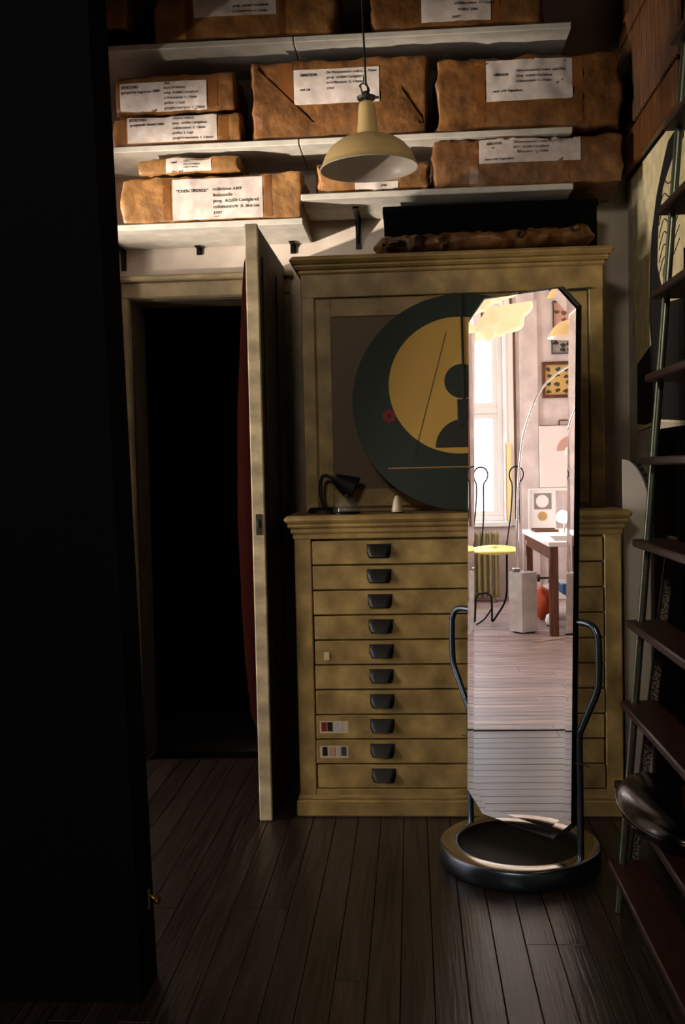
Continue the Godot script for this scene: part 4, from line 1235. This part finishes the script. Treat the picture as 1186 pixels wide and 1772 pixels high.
	# white carrying case against the wall
	var pc := thing("portfolio_case", "white flat carrying case with a dark handle, leaning on the far wall", "case", V(-5.85, 1.05, -1.9))
	obj("body", MB.new().span(V(-0.03, 0.0, -0.315), V(0.03, 0.58, 0.36), 0.006).mesh(), M.case_white, pc)
	obj("handle", MB.new().tube(smooth_path([V(0, 0.58, -0.13), V(0, 0.615, -0.13), V(0, 0.622, -0.12), V(0, 0.622, -0.05), V(0, 0.615, -0.04), V(0, 0.58, -0.04)], 4), 0.008, 8).mesh(), M.brown_line, pc)
	obj("round_print", MB.new().prism(disc_poly(-0.02, 0.34, 0.14, 32, 0.0, PI), 0.03, 0.032, xz).mesh(), M.print_pink, pc)
	obj("round_print", MB.new().prism(disc_poly(0.0, 0.3, 0.1, 32, 0.0, PI), 0.032, 0.034, xz).mesh(), M.paper_white, pc)
	obj("line", MB.new().span(V(0.03, 0.575, -0.315), V(0.033, 0.58, 0.36)).mesh(), M.brown_line, pc)
	var ls := thing("wall_ledge", "narrow white ledge under the carrying case on the far wall", "ledge", V(-5.85, 1.02, -1.9))
	obj("board", MB.new().span(V(-0.05, 0.0, -0.33), V(0.05, 0.028, 0.4), 0.003).mesh(), M.white_paint, ls)
	obj("lip", MB.new().span(V(0.04, 0.028, -0.33), V(0.05, 0.03, 0.4), 0.001).mesh(), M.white_paint, ls)
	# framed pictures
	picture("brown-framed print of small dark plants on tan paper behind the arc lamp", -2.174, -1.72, 1.885, 2.22, 0.028, M.wood_frame, M.print_tan, 0)
	picture("small dark blue-grey picture right below the hanging dome in the mirror", -2.085, -1.75, 2.29, 2.47, 0.008, M.print_blue, M.print_grey, 1)
	picture("pale pink relief picture above the hanging dome on the far wall", -2.07, -1.76, 2.5, 2.78, 0.01, M.print_olive, M.print_pink, 2)
	# hanging dome
	var pd := thing("dome_pendant", "white dome pendant lamp hanging in the bright room before the framed pictures", "lamp", V(-4.6, 2.283, -2.13))
	obj("shade", MB.new().lathe([Vector2(0.0, 0.14), Vector2(0.03, 0.138), Vector2(0.09, 0.12), Vector2(0.145, 0.075), Vector2(0.175, 0.02), Vector2(0.19, 0.0)], 48).mesh(), M.enamel_cream, pd)
	obj("reflector", MB.new().lathe([Vector2(0.19, 0.0), Vector2(0.187, -0.002), Vector2(0.17, 0.02), Vector2(0.14, 0.07), Vector2(0.085, 0.112), Vector2(0, 0.13)], 48).mesh(), M.enamel_white, pd)
	obj("cord", MB.new().tube([V(0, 0.138, 0), V(0, TOP - 2.283, 0)], 0.004, 8).mesh(), M.wire_black, pd)
	# cocoon lamp
	var dirs := [V(0, 0.06, 0.4), V(0.02, -0.1, 0.33), V(0.0, -0.16, 0.19), V(0.05, -0.22, 0.06), V(-0.04, -0.21, -0.07), V(0.2, -0.08, 0.1), V(0.2, -0.1, -0.12), V(-0.2, -0.1, 0.05), V(0.18, 0.14, 0.1), V(-0.15, 0.15, 0.08), V(0.1, 0.18, -0.15), V(0.0, 0.05, -0.38), V(0.02, -0.12, -0.32), V(-0.18, 0.0, -0.14)]
	var cp := []
	for i in 33:
		for j in 49:
			var an := TAU * j / 48.0
			var la := PI * i / 32.0
			var d := V(sin(la) * cos(an), cos(la), sin(la) * sin(an))
			var rr := 0.17
			for k in dirs.size():
				var u: Vector3 = dirs[k].normalized()
				rr = maxf(rr, 0.17 + (dirs[k].length() - 0.17) * exp(-11.0 * (1.0 - d.dot(u))))
			cp.append(d * rr)
	var co := thing("cocoon_lamp", "pale yellow cocoon pendant lamp with lobed translucent skin near the window", "lamp", V(-4.4, 2.46, -2.86))
	obj("skin", MB.new().sheet(cp, 49, 33, Vector3.ZERO).mesh(), M.cocoon_skin, co)
	obj("cord", MB.new().tube([V(0, 0.15, 0), V(0, TOP - 2.46, 0)], 0.003, 8).mesh(), M.wire_black, co)
	# cable on the floor
	tag(obj("floor_cable", MB.new().tube(smooth_path([V(-3.62, 0.006, -2.6), V(-3.658, 0.006, -2.525), V(-3.75, 0.006, -2.4), V(-3.788, 0.006, -2.317), V(-3.8, 0.006, -2.0)], 5), 0.005, 8).mesh(), M.ceramic_white), "pale cable lying on the floorboards before the work table", "cable")
	var sh2 := thing("shoe_tree", "small white rounded object on the floor under the work table", "ornament", V(-4.35, 0.0, -2.36))
	obj("body", MB.new().lathe([Vector2(0, 0), Vector2(0.03, 0.006), Vector2(0.045, 0.04), Vector2(0.035, 0.085), Vector2(0, 0.105)], 16).mesh(), M.paper_white, sh2)
	obj("foot", MB.new().lathe([Vector2(0.034, 0), Vector2(0.034, 0.006), Vector2(0, 0.006)], 16).mesh(), M.wire_black, sh2)

func picture(label: String, z0: float, z1: float, y0: float, y1: float, fw: float, fm: Material, pm: Material, kind: int) -> void:
	var t := thing("wall_picture", label, "picture", V(XL + 0.001, y0, (z0 + z1) * 0.5))
	var w := (z1 - z0) * 0.5
	var h := y1 - y0
	var f := MB.new()
	f.rect_frame(0, 0.025, -w, w, 0, h, fw)
	obj("frame", f.mesh(), fm, t)
	obj("print", MB.new().span(V(0, fw * 0.5, -w + fw * 0.5), V(0.008, h - fw * 0.5, w - fw * 0.5)).mesh(), pm, t)
	var xz := Transform3D(Basis(V(0, 0, 1), V(0, 1, 0), V(1, 0, 0)), Vector3.ZERO)
	var rng := RandomNumberGenerator.new()
	rng.seed = 30 + kind
	var ink := MB.new()
	for i in 5:
		for j in 4:
			var c := Vector2(lerpf(-w + fw + 0.03, w - fw - 0.03, i / 4.0), lerpf(fw + 0.035, h - fw - 0.035, j / 3.0)) + Vector2(rng.randf_range(-0.012, 0.012), rng.randf_range(-0.01, 0.01))
			if kind > 0 and rng.randf() < 0.4:
				continue
			var poly := PackedVector2Array()
			for k in 9:
				var a := TAU * k / 9
				poly.append(c + Vector2(cos(a) * 1.2, sin(a)) * rng.randf_range(0.012, 0.03))
			ink.prism(poly, 0.008, 0.0095 + 0.0002 * (i + j), xz)
	obj("figures", ink.mesh(), [M.print_olive, M.disc_black, M.brown_line][kind], t)

func windows() -> void:
	for k in 4:  # the first shows in the mirror; the other tall pair is added for fill
		var z0: float = [-3.62, -1.65, -0.55, -0.37][k]
		var z1: float = [-2.53, -0.55, 0.55, 0.37][k]
		var w := Node3D.new()
		w.name = "window_%d" % (k + 1)
		add_child(w)
		w.position = V(XL - 0.16, 0.74, (z0 + z1) * 0.5)
		if k == 2:
			w.position = V(-4.65, 0.74, ZB - 0.11)
			w.rotation.y = -PI / 2
		elif k == 3:
			w.position = V(-1.0, 2.66, 1.61)
			w.rotation.y = PI / 2
		w.set_meta("kind", "structure")
		var h: float = 0.64 if k == 3 else 2.04
		var mid := h * 0.5
		var hw := (z1 - z0) * 0.5
		var f := MB.new()
		f.rect_frame(-0.04, 0.04, -hw, hw, 0.0, h, 0.05, 0.004)
		f.span(V(-0.038, mid, -hw + 0.05), V(0.038, mid + 0.06, hw - 0.05), 0.004)
		f.span(V(-0.035, 0.05, -0.04), V(0.045, mid, 0.04), 0.004).span(V(-0.035, mid + 0.06, -0.04), V(0.045, h - 0.05, 0.04), 0.004)
		obj("frame", f.mesh(), M.white_paint, w)
		for s in [-1.0, 1.0]:
			for lv in [[0.05, mid], [mid + 0.06, h - 0.05]]:
				var za: float = 0.04 if s > 0 else -hw + 0.05
				var zb: float = hw - 0.05 if s > 0 else -0.04
				var sa := MB.new()
				var b := 0.045
				sa.rect_frame(-0.02, 0.02, za, zb, lv[0], lv[1], b, 0.003)
				var so := obj("sash", sa.mesh(), M.white_paint, w)
				obj("pane", MB.new().span(V(-0.002, lv[0] + b, za + b), V(0.002, lv[1] - b, zb - b)).mesh(), M.window_glass, so)
		obj("sill", MB.new().span(V(0.04, -0.045, -hw - 0.05), V(0.22, 0.0, hw + 0.05), 0.005).mesh(), M.white_paint, w)
		# casing in steps on the room side
		var c := MB.new()
		for s in [-1.0, 1.0]:
			c.box(V(0.172, h * 0.5 - 0.02, s * (hw + 0.045)), V(0.03, h + 0.04, 0.085), 0.006)
			c.box(V(0.1785, h * 0.5 + 0.03, s * (hw + 0.02)), V(0.03, h - 0.02, 0.02), 0.004)
		c.box(V(0.174, h + 0.05, 0), V(0.034, 0.1, hw * 2 + 0.2), 0.006)
		obj("casing", c.mesh(), M.white_paint, w)
		var d := MB.new()
		for s in [-1.0, 1.0]:
			d.box(V(0.168, h * 0.5 + 0.03, s * (hw + 0.1)), V(0.018, h + 0.16, 0.02), 0.003)
		obj("trim", d.mesh(), M.brown_line, w)
	struct("trim_2", MB.new().span(V(XL, 0.0, -2.385), V(XL + 0.035, TOP, -2.215), 0.006).mesh(), M.plaster_bright)
	struct("baseboard_left", MB.new().span(V(XL, 0.0, -2.2), V(XL + 0.018, 0.14, 1.5), 0.004).mesh(), M.white_paint)
	var y := thing("shutter_leaf", "narrow pale yellow shutter leaf standing in the window reveal", "shutter", V(-5.84, 0.75, -2.5))
	obj("board", MB.new().span(V(-0.01, 0, -0.025), V(0.01, 0.72, 0.025), 0.006).mesh(), M.shutter_cream, y)
	obj("edge", MB.new().span(V(-0.012, 0, -0.03), V(0.012, 0.73, -0.025), 0.001).mesh(), M.beige_paint, y)
	# building across the street
	var b := thing("street_building", "pale building across the street seen through the window", "building", V(-17.0, -6.0, -2.0))
	obj("wall", MB.new().span(V(-3, 0, -12), V(0, 13.5, 12)).mesh(), M.facade, b)
	for i in 7:
		for j in 4:
			var o := obj("window", MB.new().box(V(0.02, 1.8 + j * 3.2, -9 + i * 3.0), V(0.12, 1.9, 1.1), 0.02).mesh(), M.facade_dark, b)
	obj("cornice", MB.new().span(V(-3.2, 13.5, -12.2), V(0.4, 13.9, 12.2), 0.05).mesh(), M.facade, b)

func _ready() -> void:
	camera_and_light()
	make_materials()
	setting()
	cabinets()
	shelves()
	mirror()
	right_side()
	bright_room()
	pendant()
	brass_hook()
